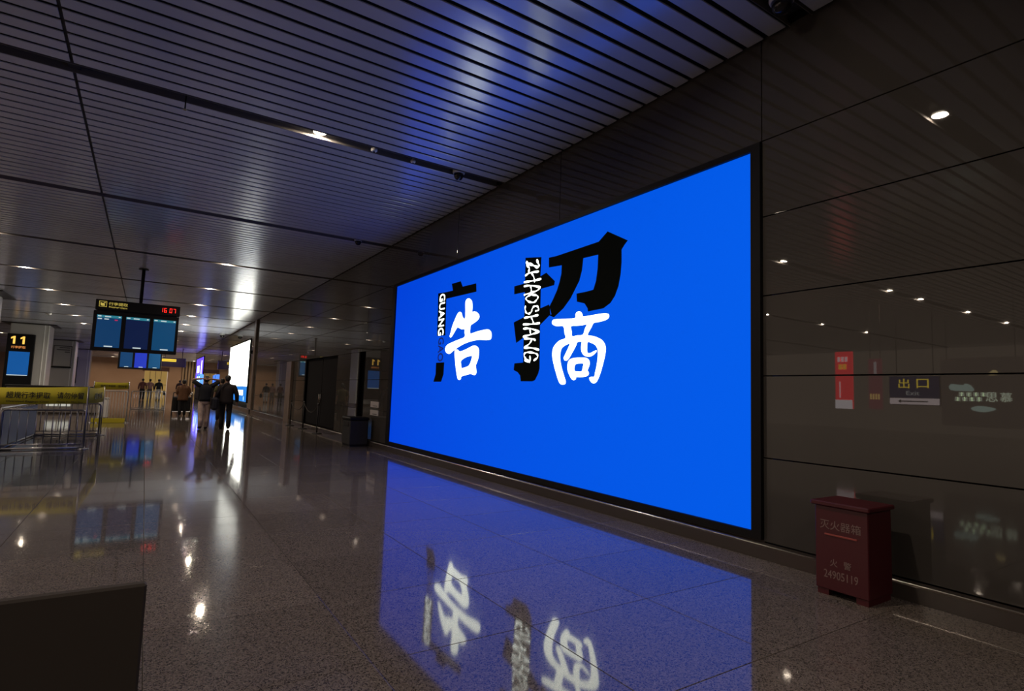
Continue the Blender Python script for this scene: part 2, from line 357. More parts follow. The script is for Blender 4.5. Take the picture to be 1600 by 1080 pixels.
# slat carriers seen end on above the long gap
MB().box(SPLIT-0.06, SPLIT+0.06, BACK_Y, FAR_Y, 5.20, 5.25).build('carrier', M_CHANNEL, ceiling)

# ---- right-hand wall: backing, glossy panels with open joints
wall = MB().box(5.27, 5.42, BACK_Y-3, 80, 0, 5.4).build('wall_right', M_JOINT, kind='structure', label='long wall of glossy dark bronze panels with thin joints')
ROWS = [0.14, 0.93, 1.72, 2.51, 3.31, 4.10, 5.27]
def panel(y0, y1, z0, z1, x=WALL_X):
    g = 0.005
    MB().bevbox(x, x+0.04, y0+g, y1-g, z0+g, z1-g, 0.002).build('panel', M_PANEL, wall)
def column_of(y0, y1, lo=0, hi=6):
    for r in range(lo, hi): panel(y0, y1, ROWS[r], ROWS[r+1])
for k in (-3, -2, -1): column_of(3.27+3.32*k, 3.27+3.32*(k+1))
for k in range(3): column_of(3.27+3.33*k, 3.27+3.33*(k+1), 5, 6)
column_of(13.26, 15.2)
yy = [15.2, 18.5, 21.9, 25.2, 28.5, 31.8, 35.2]
for a, b in zip(yy, yy[1:]): column_of(a, b, 3, 6)
for a, b in ((15.78, 17.9), (22.2, 25.2), (25.2, 28.5), (28.5, 31.8), (31.8, 35.2)): column_of(a, b, 0, 3)
for a, b in ((35.9, 39.1), (39.1, 42.3), (42.3, 45.6)): panel(a, b, 4.25, 5.27)
panel(35.2, 35.9, 0.14, 5.27)
y = 45.6
while y < 67: column_of(y, min(y+3.57, 67.05)); y += 3.57
panel(67.05, 78, 4.45, 5.27); panel(67.05, 78, 0.14, 0.9); column_of(78, 80)
# dark leaves of the double door and the narrow black service door beside it
d1 = MB().box(5.22, 5.26, 17.9, 22.2, 0.14, 2.50).build('door_1', M_BLACK, kind='structure', label='wide dark double door recessed in the panelled wall')
leaves = []
for a, b in ((17.94, 20.03), (20.07, 22.16)): leaves.append(MB().bevbox(5.16, 5.22, a, b, 0.15, 2.47, 0.006).build('door_leaf', principled('dark_door_laminate', (0.006, 0.005, 0.006), 0.9, spec=0.15), d1))
for a, lf in ((19.93, leaves[0]), (20.13, leaves[1])): MB().tube([(5.10, a, 0.95), (5.10, a, 1.25)], 0.014).tube([(5.10, a, 0.98), (5.17, a, 0.98)], 0.008).tube([(5.10, a, 1.22), (5.17, a, 1.22)], 0.008).build('door_handle', M_CHROME, lf)
d2 = MB().box(5.20, 5.26, 15.2, 15.78, 0.14, 2.50).build('door_2', M_BLACK, kind='structure', label='narrow black service door beside the main screen')
MB().tube([(5.16, 15.32, 1.02), (5.16, 15.45, 1.02)], 0.010).tube([(5.16, 15.34, 1.02), (5.20, 15.34, 1.02)], 0.008).build('door_handle', M_CHROME, d2)
M_PIL = noisy(principled('brown_pilaster_stone', (0.16, 0.12, 0.09), 0.3), (0.13, 0.10, 0.075), (0.19, 0.14, 0.11), 3)
MB().bevbox(4.93, 5.05, 24.1, 25.0, 0, 2.5, 0.01).build('trim_1', M_PIL, kind='structure', label='brown pilaster between the door and the panels')
MB().bevbox(4.96, 5.05, 34.0, 34.55, 0, 5.14, 0.01).build('trim_2', M_PIL, kind='structure', label='slim pilaster beside the white lightbox')
bb = MB().box(4.96, 5.27, BACK_Y, 80, 0, 0.115).build('baseboard_right', M_BASE, kind='structure', label='dark stone skirting along the panelled wall')
MB().tube([(4.972, BACK_Y, 0.124), (4.972, 80, 0.124)], 0.016, 12).build('rail', M_CHROME, bb)
MB().box(4.985, 5.05, BACK_Y, 80, 0.115, 0.135).build('ledge', M_BASE, bb)
MB().box(5.0, 5.06, BACK_Y, 80, 5.19, 5.24).build('trim_3', M_BLACK, kind='structure', label='black shadow gap between ceiling and wall')

# ---- far end of the hall
M_FAR = noisy(principled('warm_plaster', (0.58, 0.34, 0.2), 0.6), (0.34, 0.20, 0.11), (0.42, 0.26, 0.16), 0.25)
far = MB()
far.box(LEFT_X, -0.2, FAR_Y, FAR_Y+0.3, 0, 5.35).box(3.05, 5.0, FAR_Y, FAR_Y+0.3, 0, 5.35).box(-0.2, 3.05, FAR_Y, FAR_Y+0.3, 3.35, 5.35)
far = far.build('wall_back', M_FAR, kind='structure', label='warm brown far wall with a wide doorway')
MB().box(-0.5, 3.2, FAR_Y-0.2, FAR_Y, 3.3, 3.95).build('doorway_header', principled('dark_red_header', (0.07, 0.02, 0.015), 0.5), far)
dr = MB().box(-0.2, 3.05, FAR_Y+3.0, FAR_Y+3.2, 0, 3.4).build('door_3', emis('lobby_light_glow', (0.30, 0.20, 0.06), 0.7), kind='structure', label='glowing panel standing for the lit lobby behind the far doorway')  # lobby light is put into the panel's own glow, no lamp behind it
for x in (0.55, 1.35, 2.15): MB().box(x, x+0.06, FAR_Y+2.9, FAR_Y+3.0, 0, 3.3).build('mullion', M_PIL, dr)
MB().box(-0.2, 3.05, FAR_Y+2.9, FAR_Y+3.0, 1.0, 1.07).build('mullion', M_PIL, dr)
# folded timber screen wall where the hall widens
ts = MB().box(5.0, 12.0, FAR_Y, FAR_Y+0.3, 0, 5.35).build('wall_screen', principled('timber_backing', (0.10, 0.065, 0.035), 0.6), kind='structure', label='wall of upright timber battens at the far end')
M_BATTEN = principled('timber_batten', (0.33, 0.22, 0.12), 0.5)
for k in range(15):
    x = 5.1+0.45*k; MB().bevbox(x, x+0.26, FAR_Y-0.22, FAR_Y, 0, 5.2, 0.03).build('batten', M_BATTEN, ts)
MB().box(LEFT_X, 5.4, BACK_Y-0.3, BACK_Y, 0, 5.4).build('wall_front_added', principled('pale_added_wall', (0.36, 0.30, 0.26), 0.5), kind='structure', label='added pale wall behind the camera, blocking back light and bouncing lamps')  # added wall: shuts out light from behind and bounces lamp light
MB().box(LEFT_X-0.3, LEFT_X, 45.0, FAR_Y+0.3, 0, 5.4).build('wall_left', principled('brown_far_wall', (0.14, 0.10, 0.08), 0.5), kind='structure', label='brown wall beyond the baggage hall')

# ---- columns of the baggage hall
def hall_column(yf, label):
    t = thing('column', label, 'column', (-6.85, yf+1.05, 0), group='columns of the baggage hall')
    MB().bevbox(-1.05, 1.05, -1.05, 1.05, 0, 5.12, 0.04).build('shaft', M_COLUMN, t)
    MB().box(-1.09, 1.09, -1.09, 1.09, 0, 0.18).build('plinth', M_BASE, t)
    for x in (0.78, 1.0): MB().bevbox(x-0.03, x+0.03, -1.075, -1.045, 0.18, 5.1, 0.006).build('edge_strip', principled('pale_metal_strip', (0.8, 0.8, 0.76), 0.25), t)
    MB().bevbox(-1.45, 1.45, -1.45, 1.45, 5.10, 5.15, 0.02).build('collar', principled('dark_collar', (0.03, 0.025, 0.02), 0.5), t)
    return t
hall_column(32.3, 'pale column cut off by the left edge, nearest of its row')
hall_column(50.0, 'pale column carrying the black number 11 sign')
hall_column(67.7, 'pale column with a framed white notice on it')
hall_column(85.4, 'third pale column in view, mauve and partly behind the flight board')

# ================================================================== the big backlit advertisement
ad = thing('advertising_screen', 'huge bright blue backlit screen with black and white Chinese characters', 'screen', (5.05, 8.2, 0.16))
AO = Vector((-5.05, -8.2, -0.16))                     # children are given in hall coordinates
def off(o, root): o.matrix_parent_inverse = Matrix.Translation(-Vector(root.location)); return o
m_blue = principled('backlit_blue', (0.0, 0.03, 0.2), 0.85, emit=(0.0, 0.085, 0.78), estr=1.0, spec=0.1)
n, l, b = nodes_of(m_blue)
g = n.new('ShaderNodeNewGeometry'); s = n.new('ShaderNodeSeparateXYZ'); mr = n.new('ShaderNodeMapRange'); cr = n.new('ShaderNodeValToRGB')
l.new(g.outputs['Position'], s.inputs[0]); l.new(s.outputs['Y'], mr.inputs['Value'])
mr.inputs['From Min'].default_value = 13.1; mr.inputs['From Max'].default_value = 3.4
cr.color_ramp.elements[0].color = (0.0, 0.052, 0.69, 1); cr.color_ramp.elements[1].color = (0.0, 0.098, 0.77, 1)
l.new(mr.outputs[0], cr.inputs[0]); l.new(cr.outputs[0], b.inputs['Emission Color'])
adp = off(MB().box(5.035, 5.10, 3.365, 13.07, 0.23, 4.01).build('display_panel', m_blue, ad, label='glowing blue panel'), ad)
fr = MB(); fr.box(5.0, 5.2, 13.07, 13.26, 0.16, 4.08).box(5.0, 5.2, 3.26, 3.365, 0.16, 4.08)
fr.box(5.0, 5.2, 3.365, 13.07, 4.01, 4.08).box(5.0, 5.2, 3.365, 13.07, 0.16, 0.23)
off(fr.build('frame', M_BLACK, ad, label='black surround'), ad)
off(MB().box(5.06, 5.2, 3.26, 13.26, 0.13, 0.165).build('sill', M_BASE, ad), ad)
def on_screen(key, name, mat, smooth, label):
    loops = [[(-y, z) for y, z in lp] for lp in GLYPH[key]]
    if smooth: loops = [smooth_loop(lp) for lp in loops]
    me = filled(loops, 0.006)
    # local x = -Y of the hall, local y = Z
    place(me, name, mat, adp, (5.033, 0, 0), (0, -1, 0), (0, 0, 1), label=label)
on_screen('guang', 'black_character', M_BLACKPRINT, False, 'black character on the left')
on_screen('zhao', 'black_character', M_BLACKPRINT, False, 'large black character in the middle')
on_screen('gao', 'white_character', M_WHITE_E, True, 'white brush character on the left')
on_screen('shang', 'white_character', M_WHITE_E, True, 'white brush character in the middle')
def ribbon(m, pts, w, x):
    """flat brush stroke with round ends on the screen plane; pts are (Y, Z)"""
    P = [Vector(p) for p in pts]; Q = []
    for i in range(len(P)-1):                        # Catmull-Rom through the points
        p0, p1, p2, p3 = P[max(i-1, 0)], P[i], P[i+1], P[min(i+2, len(P)-1)]
        for j in range(5):
            t = j/5; Q.append(0.5*((2*p1)+(p2-p0)*t+(2*p0-5*p1+4*p2-p3)*t*t+(3*p1-p0-3*p2+p3)*t**3))
    Q.append(P[-1]); b = len(m.v); k = len(Q)
    for i, q in enumerate(Q):
        d = (Q[min(i+1, k-1)]-Q[max(i-1, 0)]).normalized(); nrm = Vector((-d.y, d.x))
        ww = w*(0.8+0.35*math.sin(i*0.9))/2
        for sgn in (1, -1): e = q+nrm*ww*sgn; m.v.append((x, e.x, e.y))
    for i in range(k-1): m.face([b+2*i, b+2*i+1, b+2*i+3, b+2*i+2])
    for q in (Q[0], Q[-1]):
        c = len(m.v); m.v += [(x, q.x+w*0.42*math.cos(a*math.pi/4), q.y+w*0.42*math.sin(a*math.pi/4)) for a in range(8)]
        m.face([c+a for a in range(8)])
rb = MB()
for i, st in enumerate(STROKES): ribbon(rb, st, 0.032 if i else 0.044, 5.0285-0.0001*i)
rb.build('lettering', M_WHITE_E, adp, label='white handwritten ZHAOSHANG running downwards')
DOWN = ((0, 0, -1), (0, -1, 0))
place(text_mesh('GUANG', 0.26, 0.004, 0.012, width=0.87), 'lettering', M_WHITE_E, adp, (5.0285, 10.48, 3.055), *DOWN, label='white GUANG running downwards')
place(text_mesh('GAO', 0.25, 0.004, 0.012, width=0.50), 'lettering', principled('dark_blue_print', (0.0, 0.005, 0.06), 0.5, emit=(0, 0.008, 0.12), estr=1), adp, (5.031, 10.455, 2.33), *DOWN, label='dark blue GAO running downwards')

# ================================================================== fire extinguisher box
fx = thing('fire_extinguisher_box', 'dark red metal fire extinguisher box against the skirting', 'fire box', (4.70, 2.285, 0))
body = MB().bevbox(-0.18, 0.18, -0.195, 0.195, 0.045, 0.675, 0.006)
body.box(-0.17, 0.17, -0.185, -0.10, 0, 0.05).box(-0.17, 0.17, 0.10, 0.185, 0, 0.05)
fxb = body.build('body', M_RED, fx)
MB().bevbox(-0.205, 0.20, -0.215, 0.22, 0.675, 0.71, 0.008).build('lid', M_RED, fx)
MB().bevbox(-0.188, -0.178, -0.12, 0.12, 0.455, 0.468, 0.002).build('latch_bar', principled('worn_red_edge', (0.30, 0.06, 0.05), 0.35), fx)
for body_t, h, w, z in (('灭火器箱', 0.07, 0.30, 0.535), ('火', 0.055, 0.055, 0.255), ('警', 0.055, 0.055, 0.255), ('24905119', 0.06, 0.25, 0.165)):
    place(text_mesh(body_t, h, 0.002, 0.0, width=w), 'lettering', M_REDTEXT, fxb, (-0.1815, 0.005+(0.05 if body_t == '火' else -0.05 if body_t == '警' else 0), z), *OFF_WALL, label='faded pale lettering')

# ================================================================== further lightboxes on the wall
def lightbox(name, label, y0, y1, z0, z1, mat, x=5.02):
    t = thing(name, label, 'lightbox', (5.05, (y0+y1)/2, z0))
    f = MB(); w = 0.12
    f.box(x-0.02, 5.2, y0, y0+w, z0, z1).box(x-0.02, 5.2, y1-w, y1, z0, z1).box(x-0.02, 5.2, y0+w, y1-w, z1-0.06, z1).box(x-0.02, 5.2, y0+w, y1-w, z0, z0+0.06)
    off(f.build('frame', M_BLACK, t), t)
    off(MB().box(x, 5.1, y0+w, y1-w, z0+0.06, z1-0.06).build('display_panel', mat, t), t)
    return t
lw = lightbox('lightbox_advert', 'brilliant white lightbox poster with a blue strip along its foot', 36.0, 45.5, 0.42, 4.2, emis('lightbox_white', (1.0, 1.0, 0.88), 5.5), 5.02)
off(MB().box(5.012, 5.03, 36.12, 45.38, 0.48, 1.40).build('blue_strip', emis('lightbox_blue', (0.01, 0.16, 0.55), 1.3), lw, label='blue foot strip'), lw)
fg = emis('lightbox_faint_print', (0.85, 0.72, 0.75), 0.95)
for yc, z in ((38.6, 3.3), (39.4, 3.0), (38.3, 2.8)):
    st = MB(); 
    for k in range(4): ribbon(st, [(yc+0.5-0.25*k, z+0.1), (yc+0.2-0.2*k, z-0.15), (yc-0.1-0.2*k, z-0.05)], 0.05, 5.014)
    off(st.build('pale_print', fg, lw), lw)
for k in range(3): off(MB().box(5.010, 5.02, 37.6+0.6*k, 38.05+0.6*k, 1.65, 2.35).build('pale_print', fg, lw), lw)
for k in range(3): off(MB().bevbox(5.006, 5.02, 37.6+0.95*k, 38.4+0.95*k, 0.84, 1.16, 0.002).build('white_block', M_WHITE_E, lw, label='white block of print'), lw)
off(MB().tube([(5.004, 37.2, 0.66), (5.02, 37.2, 0.66)], 0.14, 16).build('roundel', emis('pale_blue_mark', (0.35, 0.6, 1.0), 1.4), lw), lw)
lp = lightbox('lightbox_advert', 'violet lightbox poster far along the wall near the walkers', 67.5, 77.5, 0.95, 4.4, emis('lightbox_violet', (0.10, 0.05, 1.0), 2.2))
for k, (a, c, z0, z1) in enumerate(((72.6, 75.8, 2.7, 3.5), (73.2, 75.2, 2.1, 2.5), (73.0, 75.6, 1.5, 1.9), (69.5, 70.3, 1.3, 4.0))):
    off(MB().box(5.008, 5.02, a, c, z0, z1).build('white_block', emis('violet_white_print', (0.75, 0.8, 1.0), 3.0), lp), lp)
ks = thing('information_kiosk', 'blue framed information screens standing ahead of the walkers', 'kiosk', (4.55, 62.0, 0))
MB().bevbox(-0.35, 0.45, -2.6, 2.6, 0, 1.35, 0.03).build('cabinet', M_DARKBOX, ks)
for yb in (-1.9, 0.3):
    MB().bevbox(-0.30, -0.1, yb, yb+1.7, 1.4, 2.35, 0.03).build('screen', emis('kiosk_blue', (0.02, 0.10, 0.55), 1.6), ks)
    MB().bevbox(-0.33, -0.29, yb+0.25, yb+0.95, 1.65, 2.15, 0.01).build('screen_print', emis('kiosk_white', (0.7, 0.85, 1.0), 2.5), ks)
    MB().box(-0.2, -0.15, yb+0.8, yb+0.9, 1.3, 1.45).build('stem', M_DARKBOX, ks)
    MB().bevbox(-0.31, 0.0, yb+0.02, yb+0.04, 1.42, 2.33, 0.004).box(-0.33, -0.1, yb-0.06, yb+0.0, 1.38, 2.4).build('side_glow', emis('kiosk_edge', (0.1, 0.3, 1.0), 1.6), ks)

# ================================================================== hanging flight boards
GLOW = {}
def flight_board(label, Y, dz, mid, full):
    t = thing('flight_board', label, 'display board', (-0.36, Y, 2.39+dz))
    def P(m, nm, mat, par=t, **kw): return off(m.build(nm, mat, par, **kw), t) if par is t else m.build(nm, mat, par, **kw)
    z = dz
    P(MB().bevbox(-1.53, 0.79, Y-0.10, Y+0.12, 2.39+z, 3.655+z, 0.015), 'case', M_BLACK)
    hd = P(MB().bevbox(-1.50, 0.80, Y-0.12, Y+0.12, 3.68+z, 4.01+z, 0.012), 'header', M_BLACK)
    P(MB().box(-1.45, 0.72, Y-0.06, Y+0.06, 3.65+z, 3.685+z), 'hinge_bar', M_CHANNEL)
    P(MB().tube([(-0.32, Y, 4.0+z), (-0.32, Y, 5.24)], 0.05, 14), 'hanger_pole', M_BLACK)
    P(MB().lathe([(0.14, 0), (0.14, 0.02), (0.06, 0.04)], (-0.32, Y, 5.13), 20), 'ceiling_plate', M_BLACK)
    for i, (x0, x1) in enumerate(((-1.43, -0.79), (-0.67, -0.03), (0.08, 0.71))):
        c = [(0.003, 0.032, 0.10), mid, (0.003, 0.045, 0.12)][i]
        scn = P(MB().box(x0, x1, Y-0.106, Y-0.09, 2.50+z, 3.52+z), 'screen', emis('screen_glow_%d_%d' % (i, int(Y)), c, 1.0))
        P(MB().box(x0, x1, Y-0.110, Y-0.104, 3.44+z, 3.52+z), 'title_bar', emis('screen_bar_teal', (0.02, 0.16, 0.22), 1.0), scn)
        for a, w, zz in ((0.02, 0.09, 3.465), (0.20, 0.16, 3.46), (0.56, 0.05, 3.465), (0.24, 0.22, 2.515)):
            P(MB().box(x0+a, x0+a+w, Y-0.114, Y-0.108, zz+z, zz+0.035+z), 'print_line', emis('screen_print', (0.42, 0.5, 0.52), 1.0), scn)
        if i == 0 and full:
            for a, w in ((0.02, 0.11), (0.19, 0.12)): P(MB().box(x0+a, x0+a+w, Y-0.114, Y-0.108, 3.38+z, 3.415+z), 'print_line', emis('screen_print', (0.42, 0.5, 0.52), 1.0), scn)
            P(MB().box(x0+0.46, x0+0.54, Y-0.114, Y-0.108, 3.36+z, 3.40+z), 'print_line', emis('screen_red_print', (0.35, 0.02, 0.08), 1.0), scn)
    yel = emis('sign_yellow', (0.50, 0.40, 0.08), 0.8)
    # claim pictogram in its square frame
    pf = MB(); x0, x1, z0, z1 = -1.41, -1.21, 3.78, 3.96
    for q in ((x0, x0+0.012, z0, z1), (x1-0.012, x1, z0, z1), (x0, x1, z1-0.012, z1), (x0, x1, z0, z0+0.012)): pf.box(q[0], q[1], Y-0.128, Y-0.118, q[2]+z, q[3]+z)
    P(pf, 'pictogram_frame', yel, hd)
    pc = filled([[(-0.07, -0.02), (-0.04, -0.055), (0.0, -0.06), (0.05, -0.055), (0.05, -0.01), (0.02, 0.0), (0.075, 0.045), (0.05, 0.06), (0.0, 0.02), (-0.03, 0.03), (-0.075, 0.055), (-0.06, 0.02)]], 0.01)
    place(pc, 'pictogram', yel, hd, (-1.31, Y-0.124, 3.87+z), *TOW_CAM)
    place(text_mesh('行李提取', 0.10, 0.008, 0.006, width=0.50), 'lettering', yel, hd, (-0.91, Y-0.124, 3.895+z), *TOW_CAM)
    for wd, ww, xx in (('Baggage', 0.28, -1.01), ('Claim', 0.18, -0.76)): place(text_mesh(wd, 0.055, 0.008, 0.0, width=ww), 'lettering', yel, hd, (xx, Y-0.124, 3.79+z), *TOW_CAM)
    # seven-segment clock
    red = emis('clock_red', (1.0, 0.03, 0.02), 1.5)
    seg = {'1': 'bc', '6': 'acdefg', '0': 'abcdef', '7': 'abc'}
    for k, ch in enumerate('1607'):
        bx = 0.24+k*0.105+(0.05 if k > 1 else 0); w, h = 0.07, 0.14; zb = 3.78+z; m = MB(); t_ = 0.014
        R = {'a': (0, w, h-t_, h), 'd': (0, w, 0, t_), 'g': (0, w, h/2-t_/2, h/2+t_/2), 'f': (0, t_, h/2, h), 'e': (0, t_, 0, h/2), 'b': (w-t_, w, h/2, h), 'c': (w-t_, w, 0, h/2)}
        for sgm in seg[ch]: q = R[sgm]; m.box(bx+q[0], bx+q[1], Y-0.128, Y-0.118, zb+q[2], zb+q[3])
        P(m, 'clock_digit', red, hd)
    return t
flight_board('black flight board with a red 16 07 clock, hanging nearer', 22.0, 0.0, (0.002, 0.008, 0.04), True)
flight_board('black flight board hanging farther off, its middle screen bright blue', 43.0, -0.16, (0.01, 0.025, 0.32), False)

# hanging direction sign beyond
hs = thing('direction_sign', 'dark hanging direction sign with one yellow line, far down the hall', 'sign', (2.35, 70.0, 3.15))
MB().bevbox(-1.15, 1.15, -0.1, 0.1, 0, 0.95, 0.02).build('case', principled('dark_violet_case', (0.03, 0.02, 0.04), 0.4), hs)
MB().bevbox(-1.05, 0.25, -0.12, -0.09, 0.55, 0.82, 0.01).build('lettering_band', emis('sign_yellow_far', (0.75, 0.55, 0.04), 0.8), hs)
MB().box(-1.0, 0.2, -0.13, -0.115, 0.67, 0.70).build('lettering', M_INK, hs)
for x in (-0.8, 0.8): MB().tube([(x, 0, 0.94), (x, 0, 2.05)], 0.03).build('hanger_rod', M_BLACK, hs)

# ================================================================== number 11 sign on the column
s11 = thing('carousel_sign', 'tall black carousel sign with yellow number 11 and blue screen', 'sign', (-7.22, 49.8, 0.6))
MB().bevbox(-0.72, 0.72, -0.12, 0.19, 0, 3.78, 0.02).build('case', M_BLACK, s11)
MB().box(-0.55, 0.52, -0.135, -0.11, 1.0, 2.58).build('screen', emis('sign_screen_blue', (0.004, 0.07, 0.26), 1.0), s11)
MB().box(-0.55, 0.50, -0.145, -0.13, 0.98, 1.03).build('screen_line', emis('screen_print', (0.42, 0.5, 0.52), 1.0), s11)
y11 = emis('number_yellow', (1.0, 0.58, 0.10), 1.1)
for x in (-0.36, 0.13): place(filled([[(-0.045, -0.26), (0.065, -0.26), (0.065, 0.26), (-0.02, 0.26), (-0.16, 0.17), (-0.16, 0.06), (-0.045, 0.12)]], 0.012), 'number', y11, s11, (x, -0.13, 3.36), *TOW_CAM)
place(text_mesh('行李提取', 0.17, 0.012, 0.012, width=0.75), 'lettering', emis('sign_orange', (0.6, 0.22, 0.06), 0.9), s11, (-0.10, -0.13, 2.88), *TOW_CAM)
nt = thing('framed_notice', 'framed white notice with a dark foot rail on a pale column', 'notice', (-6.75, 67.6, 2.55))
MB().bevbox(-0.70, 0.70, -0.05, 0.10, 0, 2.05, 0.01).build('frame', principled('notice_frame', (0.10, 0.09, 0.08), 0.4), nt)
MB().box(-0.63, 0.63, -0.06, -0.045, 0.12, 1.97).build('sheet', principled('notice_sheet', (0.46, 0.44, 0.40), 0.6), nt)
for z, w in ((1.8, 0.4), (1.6, 0.5), (1.4, 0.2)): MB().box(0.55-w*2, 0.55, -0.066, -0.058, z, z+0.10).build('print_line', principled('grey_print', (0.14, 0.13, 0.12), 0.6), nt)
MB().bevbox(-0.74, 0.74, -0.09, -0.04, -0.06, 0.06, 0.01).build('foot_rail', M_BLACK, nt)
dp = thing('dark_panel', 'upright dark panel on the mauve third column', 'panel', (-7.35, 85.25, 1.0))
MB().bevbox(-0.35, 0.35, -0.06, 0.15, 0, 3.2, 0.02).build('board', M_DARKBOX, dp); MB().box(-0.3, 0.3, -0.07, -0.055, 0.2, 3.0).build('face', M_BLACK, dp)

# ================================================================== crowd barriers and yellow banners
def barrier(label, x0, x1, Y, h, nb, mat, rz=0.0, two=False, low=(0.03, 0.11), group='crowd barriers by the baggage hall', panelled=None):
    w = x1-x0
    t = thing('crowd_barrier', label, 'barrier', (x0, Y, 0), rz, group)
    r = 0.08; fr = [(0, 0, 0.0), (0, 0, h-r)]
    for a in range(1, 5): fr.append((r-r*math.cos(a*math.pi/8), 0, h-r+r*math.sin(a*math.pi/8)))
    for a in range(0, 5): fr.append((w-r+r*math.sin(a*math.pi/8), 0, h-r+r*math.cos(a*math.pi/8)))
    fr += [(w, 0, 0.0)]
    MB().tube(fr, 0.021, 10).build('frame', mat, t)
    for z, rr in ((low[0], 0.020), (low[1], 0.011)): MB().tube([(0, 0, z), (w, 0, z)], rr, 8).build('rail', mat, t)
    bm = MB().tube([(0, 0, low[1]), (0, 0, h-0.01)], 0.009, 8).mesh('bar', mat)
    for k in range(nb): link('bar', bm, t, loc=(w*(k+1)/(nb+1), 0, 0))
    fm = MB().bevbox(-0.02, 0.02, -0.22, 0.22, 0.0, 0.03, 0.005).mesh('foot', mat)
    for x in ((0.0, w)): link('foot', fm, t, loc=(x, 0, 0))
    if two: MB().tube([(w-0.09, 0, 0.03), (w-0.09, 0, h-0.02)], 0.016, 8).build('upright', mat, t)
    if panelled: MB().bevbox(0.06, w-0.06, -0.035, -0.015, 0.06, h-0.05, 0.004).build('infill_panel', panelled, t, label='blue infill sheet')
    return t
barrier('steel crowd barrier in front, right under the yellow banner', -2.33, -0.99, 14.9, 0.81, 9, M_STEEL)
barrier('steel crowd barrier running out of the left edge of the picture', -3.75, -2.38, 14.92, 0.81, 9, M_STEEL)
barrier('steel crowd barrier at the back of the small pen', -2.28, -0.94, 18.6, 0.83, 10, M_STEEL)
barrier('barrier side filled with a blue sheet, left side of the pen', -2.36, 1.24, 15.0, 0.83, 12, M_STEEL, rz=math.radians(88.5), panelled=principled('blue_sheet', (0.012, 0.03, 0.16), 0.45))
barrier('white crowd barrier under the farther yellow banner', -1.30, -0.47, 24.05, 1.10, 9, M_WHITETUBE, two=True)
barrier('low grey crowd barrier in the distance beside the white one', -0.55, 0.95, 35.5, 0.95, 12, M_STEEL)

def banner(label, pts, z0, z1, thick=0.006, extra=None):
    """vinyl strip that follows pts (x, y) and sags a little between its poles"""
    t = thing('warning_banner', label, 'banner', (pts[0][0], pts[0][1], 0))
    a, b_ = Vector(pts[0]), Vector(pts[1]); d = (b_-a); L = d.length; d.normalize(); nrm = Vector((-d.y, d.x))
    m = MB(); N = 12
    for i in range(N+1):
        u = i/N; sag = -0.02*math.sin(u*math.pi); p = a+d*L*u+nrm*0.008*math.sin(u*9)
        for s_, zz in ((-1, z0(u)), (-1, z1(u)), (1, z1(u)), (1, z0(u))):
            q = p+nrm*s_*thick/2-a; m.v.append((q.x, q.y, zz+sag))
    for i in range(N):
        for k in range(4): m.face([4*i+k, 4*i+4+k, 4*i+4+(k+1) % 4, 4*i+(k+1) % 4], True)
    m.face([0, 1, 2, 3]); m.face([4*N+3, 4*N+2, 4*N+1, 4*N])
    m.build('sheet', M_YELLOW, t)
    for u in (0.0, 1.0):
        q = d*L*u
        MB().tube([(q.x, q.y, 0.0), (q.x, q.y, z1(u)+0.02)], 0.014, 8).lathe([(0.10, 0), (0.10, 0.012), (0.02, 0.03)], (q.x, q.y, 0), 14).build('pole', M_STEEL, t)
    return t
b1 = banner('long yellow banner lettered about oversized baggage, over the front barrier', ((-3.6, 14.83), (-0.99, 14.83)), lambda u: 0.90+0.06*u, lambda u: 1.23+0.07*u)
for txt, h, w, x, z in (('超规行李提取', 0.135, 0.69, -1.945, 1.115), ('请勿停留', 0.135, 0.44, -1.275, 1.125), ('Oversized Baggage Claim', 0.045, 0.66, -1.945, 0.985), ('Please Do Not Stay', 0.045, 0.43, -1.275, 0.99)):
    off(place(text_mesh(txt, h, 0.003, 0.010 if h > 0.1 else 0.0, width=w), 'lettering', M_INK, b1, (x, 14.812, z-0.012), *TOW_CAM), b1)
b2 = banner('yellow banner in shade turning back along the side of the pen', ((-0.985, 14.86), (-0.90, 18.6)), lambda u: 0.97-0.08*u, lambda u: 1.29-0.02*u)
off(place(text_mesh('请勿停留', 0.15, 0.003, 0.01, width=1.9), 'lettering', M_INK, b2, (-0.915, 16.9, 1.08), (0.0227, 1, 0), (0, 0, 1)), b2)
b3 = banner('short yellow banner above the white barrier, farther away', ((-1.45, 23.95), (-0.46, 23.95)), lambda u: 1.16+0.02*u, lambda u: 1.39+0.02*u)
for txt, w, x in (('超规行李提取', 0.42, -1.06), ('请勿停留', 0.25, -0.66)):
    off(place(text_mesh(txt, 0.085, 0.003, 0.008, width=w), 'lettering', M_INK, b3, (x, 23.935, 1.265), *TOW_CAM), b3)
b4 = MB().bevbox(-1.45, -0.5, 23.9, 23.96, 0.0, 0.16, 0.01).build('warning_banner', M_YELLOW, label='yellow strip along the foot of the white barrier', cat='banner')

